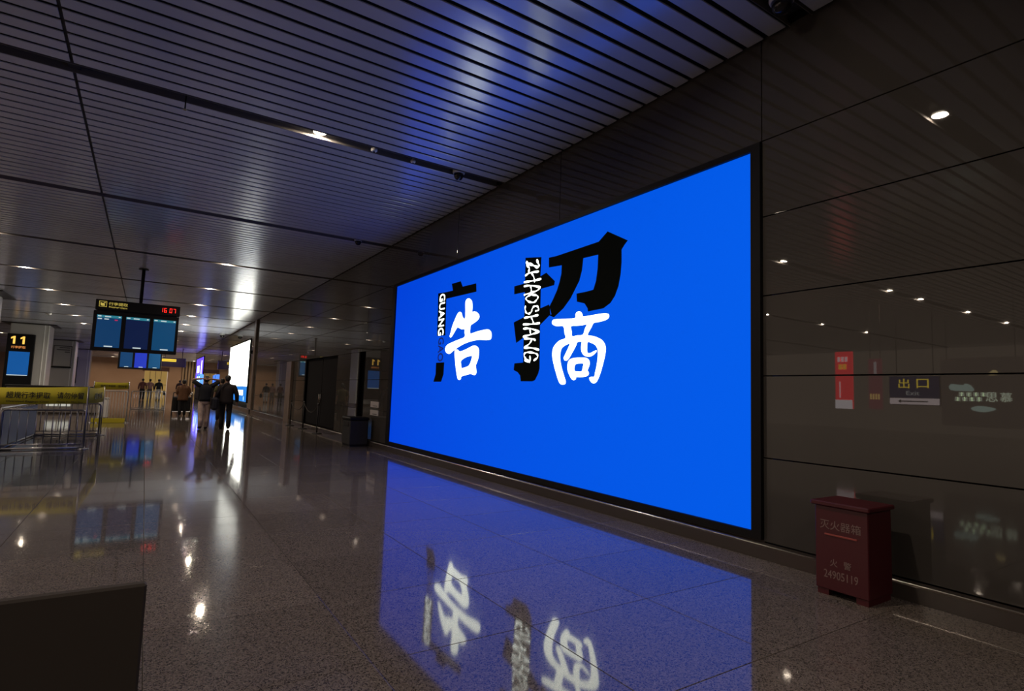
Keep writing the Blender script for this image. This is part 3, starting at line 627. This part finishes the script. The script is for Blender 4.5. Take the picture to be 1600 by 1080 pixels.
# low counter behind the pen, with pale notices and a white bin at its end
ct = thing('low_counter', 'low pale counter with a dark top behind the barriers', 'counter', (-2.75, 30.0, 0))
MB().bevbox(-1.9, 1.15, 0, 0.5, 0.06, 1.08, 0.01).build('front', principled('counter_front', (0.30, 0.27, 0.25), 0.45), ct)
MB().bevbox(-1.95, 1.2, -0.05, 0.55, 1.08, 1.16, 0.012).build('top', M_DARKBOX, ct); MB().box(-1.85, 1.1, 0.03, 0.47, 0, 0.06).build('plinth', M_BASE, ct)
for k in range(4): MB().bevbox(-1.86+0.76*k, -1.13+0.76*k, -0.012, 0.002, 0.12, 1.04, 0.004).build('front_panel', principled('counter_panel', (0.33, 0.30, 0.28), 0.4), ct)
for k in range(2):
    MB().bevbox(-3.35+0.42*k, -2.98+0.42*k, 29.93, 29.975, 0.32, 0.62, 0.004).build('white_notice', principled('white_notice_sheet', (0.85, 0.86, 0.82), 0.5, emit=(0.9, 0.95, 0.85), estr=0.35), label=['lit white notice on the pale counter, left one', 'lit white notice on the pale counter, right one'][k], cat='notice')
wb = thing('waste_bin', 'white upright bin behind the far post of the pen', 'bin', (-1.27, 27.0, 0))
MB().bevbox(-0.14, 0.14, -0.14, 0.14, 0.02, 0.72, 0.02).build('body', principled('white_bin', (0.8, 0.8, 0.76), 0.4), wb); MB().bevbox(-0.15, 0.15, -0.15, 0.15, 0.72, 0.80, 0.02).build('lid', principled('bin_lid', (0.5, 0.5, 0.48), 0.4), wb); MB().box(-0.12, 0.12, -0.12, 0.12, 0, 0.02).build('foot', M_DARKBOX, wb)

# ================================================================== along the wall: rope posts, bin, wall plates
def rope_post(label, x, y):
    t = thing('rope_post', label, 'post', (x, y, 0), group='rope posts by the dark door')
    MB().lathe([(0.16, 0), (0.16, 0.012), (0.13, 0.025), (0.03, 0.035)], seg=24).build('base', M_DARKBOX, t)
    MB().tube([(0, 0, 0.03), (0, 0, 0.92)], 0.022, 12).build('pole', M_DARKBOX, t)
    MB().lathe([(0.034, 0.90), (0.034, 0.96), (0.02, 0.975)], seg=16).build('cap', principled('dark_cap', (0.05, 0.045, 0.04), 0.3), t)
    return t
posts = [(4.70, 22.5), (4.76, 20.7), (4.68, 18.45)]
for q, lb in zip(posts, ('dark rope post farthest from the main screen', 'middle dark rope post in front of the double door', 'dark rope post nearest the main screen')): rope_post(lb, *q)
for k in range(2):
    (xa, ya), (xb, yb) = posts[k], posts[k+1]
    pts = [(xa+(xb-xa)*u/10, ya+(yb-ya)*u/10, 0.90-0.9*(0.25-(u/10-0.5)**2)*1.2) for u in range(11)]
    MB().tube(pts, 0.014, 8).build('barrier_rope', principled('dark_rope', (0.03, 0.022, 0.018), 0.8), label=['dark sagging rope between the two farther posts', 'dark sagging rope between the two nearer posts'][k], cat='rope')
bn = thing('litter_bin', 'black litter bin in the dark corner beside the main screen', 'bin', (4.66, 14.55, 0))
MB().bevbox(-0.24, 0.24, -0.33, 0.33, 0.04, 0.66, 0.02).build('body', M_DARKBOX, bn); MB().bevbox(-0.26, 0.26, -0.35, 0.35, 0.66, 0.74, 0.025).build('lid', M_BLACK, bn)
MB().box(-0.22, 0.22, -0.31, 0.31, 0, 0.04).build('plinth', M_BLACK, bn); MB().bevbox(-0.25, -0.235, -0.2, 0.2, 0.50, 0.62, 0.004).build('opening', principled('bin_opening', (0.004, 0.004, 0.004), 0.8), bn)
M_PLATE = principled('pale_plate', (0.50, 0.47, 0.46), 0.5)
for z0, z1, lb in ((1.0, 1.15, 'upper pale notice plate on the wall over the black bin'), (0.79, 0.93, 'lower pale notice plate on the wall over the black bin')):
    p_ = thing('notice_plate', lb, 'notice', (5.045, 14.25, z0))
    MB().bevbox(-0.012, 0.004, -0.3, 0.3, 0, z1-z0, 0.002).build('plate', M_PLATE, p_)
    MB().box(-0.015, -0.0125, -0.22, 0.1, 0.03, 0.045).build('print_line', M_INK, p_)

# dark board standing right beside the camera
sb = thing('sign_board', 'plain black board standing close by in the lower left corner', 'board', (-0.42, 1.2, 0))
MB().bevbox(-0.45, 0.45, -0.011, 0.011, 0.06, 1.10, 0.004).build('board', principled('black_board', (0.04, 0.032, 0.028), 0.8), sb)
for x in (-0.35, 0.35): MB().bevbox(x-0.03, x+0.03, -0.25, 0.25, 0, 0.06, 0.01).build('foot', M_DARKBOX, sb)

# ================================================================== ceiling fittings
lens = emis('lamp_lens', (1.0, 0.86, 0.66), 10.0)
ring_me = MB().lathe([(0.090, 0.02), (0.100, 0.021), (0.100, 0.055), (0.09, 0.06)], seg=24).mesh('trim_ring', principled('lamp_trim', (0.25, 0.24, 0.23), 0.3, 0.8))
lens_me = MB().lathe([(0.085, 0.002), (0.090, 0.005), (0.090, 0.02)], seg=24).mesh('lens', lens)
lamp_data = bpy.data.lights.new('lamp_glow', 'AREA'); lamp_data.shape = 'DISK'; lamp_data.size = 0.17; lamp_data.energy = LAMP_W; lamp_data.color = LAMP_COL
def downlight(x, k, label, y=None):
    t = thing('downlight', label, 'lamp', (x, SLOT0+BAY*k if y is None else y, CEIL+0.035), group='downlights in the ceiling channels')
    link('trim_ring', ring_me, t); link('lens', lens_me, t)
    lo = bpy.data.objects.new('lamp_glow', lamp_data); COL.objects.link(lo); lo.parent = t; lo.location = (0, 0, 0.0)
    return t
ORD = ['first', 'second', 'third', 'fourth', 'fifth', 'sixth', 'seventh', 'eighth', 'ninth', 'tenth', 'eleventh', 'twelfth', 'thirteenth', 'fourteenth', 'fifteenth', 'sixteenth', 'seventeenth', 'eighteenth', 'nineteenth']
downlight(1.87, 0, 'round ceiling lamp nearest overhead, seen only mirrored in the wall panels')
downlight(1.87, -1, 'added ceiling lamp behind the camera, lighting the foreground, row nearer the wall'); downlight(-3.7, -1, 'added ceiling lamp behind the camera, lighting the foreground, left-hand row')  # unseen lamps added to brighten the foreground floor and board
downlight(1.87, 1, 'brightest round ceiling lamp, in the broad dark channel near the top')
for k in (3, 4, 5, 6, 7, 8, 10, 12, 14, 17, 18): downlight(1.87, k, 'warm ceiling lamp in the row nearer the wall, %s channel from the camera' % ORD[k])  # the farthest lamps are added to light the hall's far end
downlight(-3.7, 1, 'ceiling lamp of the left-hand row, nearest, mirrored beside the main screen frame')
for k in (2, 3, 4, 5, 6, 7, 8, 10, 12, 14, 17, 18): downlight(-3.7, k, 'warm ceiling lamp in the left-hand row, %s channel from the camera' % ORD[k])  # nearest out-of-view lamps light the barriers, farthest the far end; both added
for i, (x, k) in enumerate(((-9.6, 1.15), (-11.85, 1), (-15.9, 1), (-20.0, 1.05))): downlight(x, 1, 'baggage hall ceiling lamp mirrored in the wall, %s out in the nearer row' % ORD[i])
for i, x in enumerate((-11.6, -15.9, -20.0)): downlight(x, 2, 'baggage hall ceiling lamp mirrored in the wall, %s out in the farther row' % ORD[i])
for i, (x, k) in enumerate(((-9.2, 3), (-9.2, 5), (-10.5, 8), (-10.5, 11), (-10.5, 15), (-18, 6), (-18, 10), (-18, 15))): downlight(x, k, 'added lamp lighting the hall behind the columns, %s in from the camera' % ORD[i])  # lamps added to brighten the columns and the left of the hall

for i, x in enumerate((-12.0, -8.0, -4.5, -1.2, 2.2, 6.5)): downlight(x, 19, 'added ceiling lamp washing the far wall, %s from the left' % ORD[i])  # row added only to brighten the far wall

def dome_camera(x, y, z, s, label):
    t = thing('dome_camera', label, 'camera', (x, y, z))
    MB().lathe([(0.085*s, -0.02*s), (0.095*s, 0.0), (0.095*s, 0.05*s), (0.04*s, 0.08*s)]).build('housing', principled('pale_housing', (0.55, 0.55, 0.55), 0.4), t)
    MB().lathe([(0.012*s, -0.115*s), (0.045*s, -0.105*s), (0.070*s, -0.07*s), (0.078*s, -0.02*s)]).build('dome', principled('smoked_dome', (0.01, 0.01, 0.012), 0.08), t)
    return t
dome_camera(4.18, 8.3, 5.17, 1.1, 'black dome camera hanging below the broad ceiling channel')
dome_camera(4.2, 13.75, 5.17, 1.0, 'small dome camera in the second ceiling channel')
dome_camera(4.65, 2.80, 5.17, 1.2, 'dome camera in the top corner above the main screen')
dome_camera(4.45, 45.9, 5.10, 2.0, 'pale hanging dome camera above the white lightbox')
def small_fitting(name, label, cat, x, y, r, h):
    t = thing(name, label, cat, (x, y, CEIL-0.002))
    MB().lathe([(r*0.7, -h), (r, -h*0.6), (r, 0.01), (r*0.4, 0.02), (r*0.4, 0.10)], seg=16).build('body', principled('pale_fitting', (0.6, 0.6, 0.58), 0.4), t)
    MB().lathe([(r*0.3, -h-0.012), (r*0.3, -h)], seg=10).build('sensor', M_BLACK, t)
small_fitting('smoke_detector', 'small pale smoke detector right of the brightest lamp', 'detector', 2.69, 8.27, 0.05, 0.035)
small_fitting('smoke_detector', 'small pale detector midway along the broad ceiling channel', 'detector', 3.35, 8.30, 0.04, 0.03)
small_fitting('smoke_detector', 'small pale detector above the number 11 column', 'detector', -4.9, 41.0, 0.14, 0.10)
sp = thing('sprinkler', 'thin sprinkler rod hanging from the broad ceiling channel', 'sprinkler', (0.16, 8.3, CEIL-0.14))
MB().tube([(0, 0, 0.0), (0, 0, 0.22)], 0.009, 8).build('rod', M_BLACK, sp); MB().lathe([(0.022, -0.012), (0.022, -0.004), (0.008, 0.0)], seg=12).build('deflector', M_CHROME, sp)
w_ = thing('wall_camera', 'small dark camera on the panels right of the white lightbox', 'camera', (5.02, 34.9, 3.35))
MB().bevbox(-0.16, 0.02, -0.09, 0.09, -0.1, 0.1, 0.02).build('body', M_BLACK, w_); MB().tube([(-0.2, 0, 0), (-0.15, 0, 0)], 0.05).build('eye', M_DARKBOX, w_)

# ================================================================== things across the hall, seen mirrored in the wall panels
def at_mirror(label, name, x, y, z, cat): return thing(name, label, cat, (x, y, z))
ex = at_mirror('dark blue exit sign with yellow characters and an arrow strip, mirrored in the wall', 'exit_sign', -10.0, 7.85, 1.56, 'sign')
MB().bevbox(-0.06, 0.06, -0.70, 0.70, 0, 0.92, 0.015).build('case', principled('exit_case', (0.5, 0.47, 0.45), 0.4), ex)
MB().box(0.055, 0.075, -0.66, 0.68, 0.24, 0.89).build('face', emis('exit_navy', (0.02, 0.02, 0.10), 1.6), ex)
MB().box(0.055, 0.075, -0.66, 0.68, 0.03, 0.22).build('arrow_strip', emis('exit_strip', (1.0, 0.82, 0.80), 2.8), ex)
FROM_BACK = ((0, -1, 0), (0, 0, 1))                  # reads the right way round in the mirror
ey = emis('exit_yellow', (1.0, 0.72, 0.05), 5.0)
place(text_mesh('出', 0.30, 0.01, 0.0, width=0.30), 'lettering', ey, ex, (0.082, 0.27, 0.68), *FROM_BACK)
place(text_mesh('口', 0.28, 0.01, 0.0, width=0.32), 'lettering', ey, ex, (0.082, -0.24, 0.68), *FROM_BACK)
place(text_mesh('Exit', 0.13, 0.01, 0.0, width=0.36), 'lettering', emis('exit_grey', (0.6, 0.6, 0.55), 2.4), ex, (0.082, 0.03, 0.38), *FROM_BACK)
ar = filled([[(-0.42, 0), (-0.33, 0.055), (-0.33, 0.018), (0.40, 0.018), (0.40, -0.018), (-0.33, -0.018), (-0.33, -0.055)]], 0.01)
place(ar, 'arrow', M_INK, ex, (0.082, 0.03, 0.125), *FROM_BACK)
for y in (-0.5, 0.5): MB().tube([(0, y, 0.9), (0, y, 3.66)], 0.010, 8).build('hanger_rod', M_BLACK, ex)
M_STAND = principled('brown_stand', (0.22, 0.18, 0.16), 0.5)
def totem(label, x, y0, y1, z0, z1, col, s_):
    t = thing('hanging_banner', label, 'banner', (x, (y0+y1)/2, 0)); w = (y1-y0)/2
    MB().bevbox(-0.05, 0.05, -w, w, z0, z1, 0.01).build('face', emis('totem_%d' % int(y0*10), col, s_), t)
    MB().tube([(0, -w*0.8, z1-0.02), (0, -w*0.8, 5.2)], 0.008, 6).build('hanger_wire', M_STAND, t); MB().tube([(0, w*0.8, z1-0.02), (0, w*0.8, 5.2)], 0.008, 6).build('hanger_wire', M_STAND, t)
    return t
r1 = totem('bright red hanging banner with a white foot, mirrored in the wall', -10.0, 9.68, 10.24, 1.38, 3.33, (1.0, 0.05, 0.06), 3.6)
MB().box(0.052, 0.06, -0.28, 0.28, 1.38, 1.68).build('white_foot', emis('banner_white', (0.9, 0.8, 0.8), 3.4), r1)
for k in range(3): MB().bevbox(0.052, 0.062, -0.14+0.12*k, -0.05+0.12*k, 2.98, 3.15, 0.003).build('print_block', emis('banner_pink', (1.0, 0.6, 0.6), 4.0), r1)
for k in range(2): MB().bevbox(0.052, 0.062, -0.10+0.14*k, 0.02+0.14*k, 2.72, 2.90, 0.003).build('print_block', emis('banner_orange', (1.0, 0.45, 0.05), 4.2), r1)
MB().box(0.052, 0.06, 0.10, 0.14, 1.75, 2.3).build('print_line', emis('banner_pink', (1.0, 0.6, 0.6), 4.0), r1)
r2 = totem('dull maroon hanging banner beside the red one, mirrored in the wall', -10.0, 8.78, 9.17, 1.4, 3.05, (0.32, 0.10, 0.11), 2.2)
MB().box(0.052, 0.06, -0.06, 0.02, 2.55, 2.95).build('print_line', emis('banner_grey', (0.6, 0.5, 0.5), 2.4), r2)
for k in range(4): MB().box(0.052, 0.06, -0.14+0.08*k, -0.09+0.08*k, 1.72, 1.90).build('print_block', emis('banner_gold', (0.9, 0.6, 0.2), 3.0), r2)
pa = at_mirror('poster lightbox with added brown glow, pale print and two large characters, mirrored in the wall', 'poster_lightbox', -10.0, 6.2, 1.0, 'lightbox')
MB().bevbox(-0.08, 0.06, -0.95, 0.95, 0, 2.0, 0.02).build('case', emis('poster_blend_glow', (0.30, 0.23, 0.18), 1.0), pa)  # case glows so its reflection blends into the bright surroundings
pg_ = emis('poster_pale', (0.75, 0.85, 0.65), 4.0)
place(text_mesh('思', 0.26, 0.01, 0.006, width=0.27), 'lettering', pg_, pa, (0.07, -0.26, 0.86), *FROM_BACK)
place(text_mesh('慕', 0.26, 0.01, 0.006, width=0.27), 'lettering', pg_, pa, (0.07, -0.58, 0.86), *FROM_BACK)
for r_, n_, y0, z in ((0, 4, 0.50, 0.88), (1, 4, 0.60, 0.74)):
    for k in range(n_):
        m = MB()
        for q in range(3): m.box(0.06, 0.07, y0-0.17*k-0.13, y0-0.17*k, z+0.04*q, z+0.022+0.04*q)
        m.box(0.06, 0.07, y0-0.17*k-0.08, y0-0.17*k-0.05, z, z+0.10)
        m.build('print_mark', pg_, pa)
for pts in ([(0.70, 1.22), (0.70, 1.05), (0.35, 1.02), (0.17, 1.02), (0.14, 1.08), (0.22, 1.2), (0.35, 1.24), (0.40, 1.2)], [(-0.35, 0.52), (-0.1, 0.43), (0.15, 0.46), (0.22, 0.54), (0.05, 0.60), (-0.2, 0.58)]):
    place(filled([smooth_loop([(-y, z) for y, z in pts])], 0.01), 'picture_shape', emis('poster_mint', (0.55, 0.7, 0.6), 2.8), pa, (0.065, 0, 0), (0, -1, 0), (0, 0, 1))
place(filled([smooth_loop([(0.20, 1.50), (0.30, 1.48), (0.42, 1.50), (0.40, 1.60), (0.30, 1.62)])], 0.01), 'picture_shape', emis('poster_gold', (0.9, 0.7, 0.3), 3.2), pa, (0.065, 0, 0), (0, -1, 0), (0, 0, 1))
for y in (-0.8, 0.8): MB().tube([(0, y, 1.98), (0, y, 4.2)], 0.008, 6).build('hanger_wire', M_STAND, pa)

# ================================================================== people
def skin(verts, edges, radii, sub=1):
    me = bpy.data.meshes.new('skin'); me.from_pydata(verts, edges, [])
    o = bpy.data.objects.new('skin', me); COL.objects.link(o)
    md = o.modifiers.new('skin', 'SKIN'); md.use_smooth_shade = True
    for v, r in zip(me.skin_vertices[0].data, radii): v.radius = r if isinstance(r, tuple) else (r, r); v.use_root = False
    me.skin_vertices[0].data[0].use_root = True
    sd = o.modifiers.new('sub', 'SUBSURF'); sd.levels = sub; sd.render_levels = sub
    dg = bpy.context.evaluated_depsgraph_get(); dg.update()
    out = bpy.data.meshes.new_from_object(o.evaluated_get(dg))
    bpy.data.objects.remove(o); bpy.data.meshes.remove(me)
    return out
def join_tubes(me, mb):
    """adds the shapes of mb to mesh me"""
    bm = bmesh.new(); bm.from_mesh(me)
    vs_ = [bm.verts.new(v) for v in mb.v]
    for f, s_ in zip(mb.f, mb.sm):
        try: bm.faces.new([vs_[i] for i in f]).smooth = True
        except ValueError: pass
    bm.to_mesh(me); bm.free()
def fingers(mb, wrist, hand, up, side):
    """palm and five unequal bent fingers; up: direction the fingers point, side: thumb side"""
    w, h, u, s_ = Vector(wrist), Vector(hand), Vector(up).normalized(), Vector(side).normalized()
    nrm = u.cross(s_).normalized()
    mb.tube([w, w+(h-w)*0.5, h, h+u*0.03], 0.03, 8, radii=[0.024, 0.036, 0.040, 0.032])
    for k, ln in enumerate((0.066, 0.076, 0.070, 0.055)):
        b0 = h+s_*(0.030-0.020*k)+u*0.015
        mb.tube([b0, b0+u*ln*0.5, b0+u*ln*0.8+nrm*0.016, b0+u*ln*0.95+nrm*0.034], 0.009, 6, radii=[0.010, 0.0095, 0.009, 0.007])
    t0 = w+(h-w)*0.55+s_*0.03
    mb.tube([t0, t0+s_*0.03+u*0.02, t0+s_*0.035+u*0.05], 0.010, 6, radii=[0.012, 0.011, 0.008])
def person(label, loc, rz, look, arms, stride=0.0, h=1.72, hair='short', detail=True, group=None):
    """stands at loc facing local +Y. arms: (elbow, wrist, hand, finger direction, thumb side) for left and right"""
    k = h/1.72
    t = thing('person', label, 'person', loc, rz, group); t.scale = (k, k, k)
    V = [(0, 0, 0.96), (0, 0.0, 1.10), (0, 0.0, 1.28), (0, -0.01, 1.40), (0, 0.0, 1.49), (0, 0.015, 1.56), (0, 0.02, 1.64), (0, 0.015, 1.70)]
    Rr = [(0.115, 0.085), (0.105, 0.08), (0.12, 0.085), (0.075, 0.06), 0.052, (0.066, 0.08), (0.074, 0.092), (0.05, 0.062)]
    E_ = [(i, i+1) for i in range(7)]
    idx = {}
    for s_, nm in ((-1, 'l'), (1, 'r')):
        el, wr = arms[nm][0], arms[nm][1]
        b = len(V); V += [(s_*0.165, -0.01, 1.40), el, wr]; Rr += [0.048, 0.042, 0.030]; E_ += [(3, b), (b, b+1), (b+1, b+2)]; idx['a'+nm] = b
        st = stride*s_; b = len(V)
        V += [(s_*0.095, 0.01, 0.88), (s_*0.10, 0.03+st*0.5, 0.49), (s_*0.10, -0.02+st, 0.10+max(0, -st)*0.25), (s_*0.105, 0.10+st, 0.04+max(0, -st)*0.1)]
        Rr += [0.075, 0.055, 0.040, 0.034]; E_ += [(0, b), (b, b+1), (b+1, b+2), (b+2, b+3)]; idx['l'+nm] = b
    me = skin(V, E_, Rr)
    mb = MB()
    for s_, nm in ((-1, 'l'), (1, 'r')):
        el, wr, hd, fd, th = arms[nm]; fingers(mb, wr, hd, fd, th)
        mb.ellipsoid((s_*0.078, 0.02, 1.625), 0.012, 0.022, 0.034, 8, 6)                 # ears
        mb.ellipsoid((s_*0.03, 0.108, 1.645), 0.012, 0.008, 0.008, 8, 6)                 # eyes
    mb.ellipsoid((0, 0.118, 1.615), 0.014, 0.018, 0.024, 8, 6).ellipsoid((0, 0.104, 1.578), 0.024, 0.010, 0.007, 8, 6)   # nose, mouth
    join_tubes(me, mb)
    me.materials.clear(); me.materials.append(look['skin'] if 'skin' in look else M_SKIN); link('body', me, t)
    # top: a lofted torso with tapered sleeves set into it
    g = look.get('bulk', 1.0); hz = 0.90-look.get('hem', 0)
    tm = MB().loft([(0, 0, hz, 0.172*g, 0.132*g), (0, 0, hz+0.10, 0.170*g, 0.132*g), (0, 0, 1.10, 0.160*g, 0.126*g), (0, -0.005, 1.25, 0.178*g, 0.132*g), (0, -0.01, 1.35, 0.190*(1+(g-1)*0.6), 0.128*g), (0, -0.01, 1.42, 0.165, 0.105), (0, -0.005, 1.465, 0.085, 0.078), (0, 0, 1.485, 0.062, 0.064)])
    for nm in 'lr':
        a = idx['a'+nm]; sh, el, wr = Vector(V[a]), Vector(V[a+1]), Vector(V[a+2]); inn = Vector((sh.x*0.6, sh.y, sh.z-0.01))
        sh2 = sh+(el-sh)*0.12
        if look.get('long', True): tm.tube([inn, sh2, sh+(el-sh)*0.55, el, el+(wr-el)*0.5, el+(wr-el)*0.93], 0.06, 14, radii=[0.06, 0.078*g, 0.070*g, 0.058*g, 0.052*g, 0.045*g])
        else: tm.tube([inn, sh2, sh+(el-sh)*0.5, sh+(el-sh)*0.80], 0.06, 14, radii=[0.06, 0.078*g, 0.072*g, 0.070*g])
    tm.build(look.get('top_name', 'shirt'), look['top'], t)
    # trousers
    pm = MB().loft([(0, 0.005, 0.80, 0.10, 0.095), (0, 0.005, 0.86, 0.168, 0.128), (0, 0.0, 0.95, 0.166, 0.126), (0, 0, 1.05, 0.152, 0.118)])
    for nm in 'lr':
        a = idx['l'+nm]; hp, kn, an = Vector(V[a]), Vector(V[a+1]), Vector(V[a+2])
        pm.tube([hp+Vector((-hp.x*0.15, 0, 0.05)), hp+(kn-hp)*0.15, hp+(kn-hp)*0.6, kn, kn+(an-kn)*0.5, kn+(an-kn)*1.08], 0.1, 14, radii=[0.085, 0.098, 0.088, 0.078, 0.072, 0.068])
    pm.build('trousers', look['legs'], t)
    for nm in 'lr':
        a = idx['l'+nm]; an, to = Vector(V[a+2]), Vector(V[a+3])
        ms = skin([tuple(an+Vector((0, -0.02, -0.02))), tuple((an+to)/2+Vector((0, 0, -0.02))), tuple(to+Vector((0, 0.08, -0.002)))], [(0, 1), (1, 2)], [0.062, 0.060, 0.050]); ms.materials.clear(); ms.materials.append(M_SHOE); link('shoe', ms, t)
    hm = MB().ellipsoid((0, 0.0, 1.655), 0.090, 0.108, 0.088, 16, 9, -0.35)
    if hair == 'bun': hm.ellipsoid((0.02, -0.11, 1.66), 0.05, 0.045, 0.05, 10, 6).ellipsoid((0, -0.035, 1.60), 0.082, 0.07, 0.09, 12, 8)
    else: hm.ellipsoid((0, -0.035, 1.615), 0.084, 0.073, 0.085, 14, 9)
    hm.build('hair', M_HAIR, t)
    return t
def cloth(nm, c): return noisy(principled(nm, c, 0.85), tuple(x*0.8 for x in c), tuple(min(1, x*1.15) for x in c), 14)
def hang(s_, dy=0.0, out=0.27): return ((s_*(out-0.02), -0.03+dy*0.4, 1.12), (s_*out, 0.04+dy, 0.88), (s_*out, 0.05+dy*1.1, 0.82), (0, 0.05, -1), (-s_*0.3, 1, 0))
def behind_head(s_): return ((s_*0.43, 0.02, 1.60), (s_*0.12, -0.10, 1.64), (s_*0.07, -0.125, 1.635), (-s_, 0, 0.05), (0, 0, 1))
def pushing(s_): return ((s_*0.25, -0.02, 1.12), (s_*0.22, 0.24, 1.03), (s_*0.22, 0.30, 1.02), (0, 1, -0.2), (-s_, 0.2, 0))
black_top, navy = cloth('black_tee', (0.008, 0.009, 0.014)), cloth('navy_bag', (0.012, 0.012, 0.02))
khaki, brown, darkj = cloth('khaki_cotton', (0.56, 0.42, 0.35)), cloth('brown_coat_cloth', (0.16, 0.075, 0.035)), cloth('dark_jacket_cloth', (0.018, 0.011, 0.011))
darkleg = cloth('dark_trouser_cloth', (0.010, 0.009, 0.011))
person('walker in black T-shirt and khaki trousers, hands clasped behind the head', (1.66, 20.7, 0), math.radians(4), dict(top=black_top, legs=khaki, long=False), dict(l=behind_head(-1), r=behind_head(1)), 0.10, 1.70)
person('walker in dark jacket and dark trousers beside the khaki trousers', (2.28, 20.65, 0), math.radians(-4), dict(top=darkj, legs=darkleg, bulk=1.18, hem=0.10, top_name='jacket'), dict(l=hang(-1, 0.12), r=hang(1, 0.0, 0.31)), -0.09, 1.75)
bp_ = thing('shoulder_bag', 'dark shoulder bag worn at the hip of the dark-jacketed walker', 'bag', (1.93, 20.52, 0.62))
MB().bevbox(-0.11, 0.11, -0.17, 0.17, 0.0, 0.42, 0.07).build('pouch', navy, bp_); MB().bevbox(-0.125, -0.10, -0.14, 0.14, 0.16, 0.40, 0.01).build('flap', darkj, bp_)
MB().tube([(0.0, 0, 0.40), (0.10, -0.02, 0.62), (0.26, -0.03, 0.86), (0.36, 0.02, 0.90)], 0.016, 8).build('strap', navy, bp_)
person('walker in brown coat pushing a luggage trolley, hair in a bun', (1.47, 29.2, 0), 0.0, dict(top=brown, legs=darkleg, bulk=1.35, hem=0.16, top_name='coat'), dict(l=pushing(-1), r=pushing(1)), 0.06, 1.60, 'bun')
tr = thing('luggage_trolley', 'luggage trolley pushed by the walker in the brown coat', 'trolley', (1.47, 29.85, 0))
for s_ in (-1, 1):
    MB().tube([(s_*0.36, -0.38, 1.02), (s_*0.38, -0.30, 0.60), (s_*0.38, -0.10, 0.16), (s_*0.36, 0.65, 0.14)], 0.020, 8).build('side_frame', M_DARKBOX, tr)
    for y in (-0.12, 0.6): MB().tube([(s_*0.36-0.02, y, 0.07), (s_*0.36+0.02, y, 0.07)], 0.068, 14).build('wheel', M_DARKBOX, tr)
MB().tube([(-0.36, -0.38, 1.02), (0.36, -0.38, 1.02)], 0.022, 8).build('handle', M_DARKBOX, tr); MB().bevbox(-0.36, 0.36, -0.1, 0.65, 0.14, 0.17, 0.01).build('deck', M_STEEL, tr)
su = thing('suitcase', 'black suitcase standing on the luggage trolley', 'suitcase', (1.47, 30.15, 0.172))
MB().bevbox(-0.37, 0.37, -0.14, 0.14, 0.0, 0.66, 0.04).build('shell', M_DARKBOX, su); MB().tube([(-0.12, 0, 0.65), (-0.12, 0, 0.72), (0.12, 0, 0.72), (0.12, 0, 0.65)], 0.012, 8).build('handle', M_BLACK, su)
for x in (-0.18, 0, 0.18): MB().bevbox(x-0.02, x+0.02, -0.15, 0.15, 0.04, 0.62, 0.006).build('rib', M_BLACK, su)
person('walker half hidden between the khaki trousers and the dark jacket', (2.62, 25.5, 0), 0.0, dict(top=cloth('olive_shirt', (0.10, 0.09, 0.035)), legs=darkleg, long=False), dict(l=hang(-1, 0.05), r=hang(1, -0.05)), 0.08, 1.68)
far_looks = (
 ('distant person in dark red coat by the doorway group', (-0.15, 54.0), dict(top=cloth('dark_red_cloth', (0.10, 0.03, 0.025)), legs=darkleg)),
 ('distant person in pinkish shirt, middle of the doorway group', (0.35, 55.0), dict(top=cloth('pink_cloth', (0.38, 0.20, 0.18)), legs=cloth('grey_trouser', (0.15, 0.12, 0.12)))),
 ('distant person in black top and pale trousers with a bag', (0.95, 54.5), dict(top=black_top, legs=cloth('pale_trouser', (0.55, 0.52, 0.52)))),
 ('distant person in dark clothes alone under the yellow sign line', (2.75, 62.0), dict(top=cloth('plum_cloth', (0.05, 0.02, 0.02)), legs=cloth('mid_grey_trouser', (0.2, 0.17, 0.17)))))
for lb, (x, y), lk in far_looks:
    person(lb, (x, y, 0), 0.0, lk, dict(l=hang(-1, 0.05), r=hang(1, -0.04)), 0.06, 1.70)
hb = thing('hand_bag', 'black bag carried by the distant person in pale trousers', 'bag', (1.36, 54.45, 0.42))
MB().bevbox(-0.09, 0.09, -0.16, 0.16, 0, 0.34, 0.03).build('pouch', navy, hb); MB().tube([(0, -0.1, 0.33), (-0.03, -0.05, 0.46), (-0.03, 0.05, 0.46), (0, 0.1, 0.33)], 0.012, 8).build('strap', navy, hb)
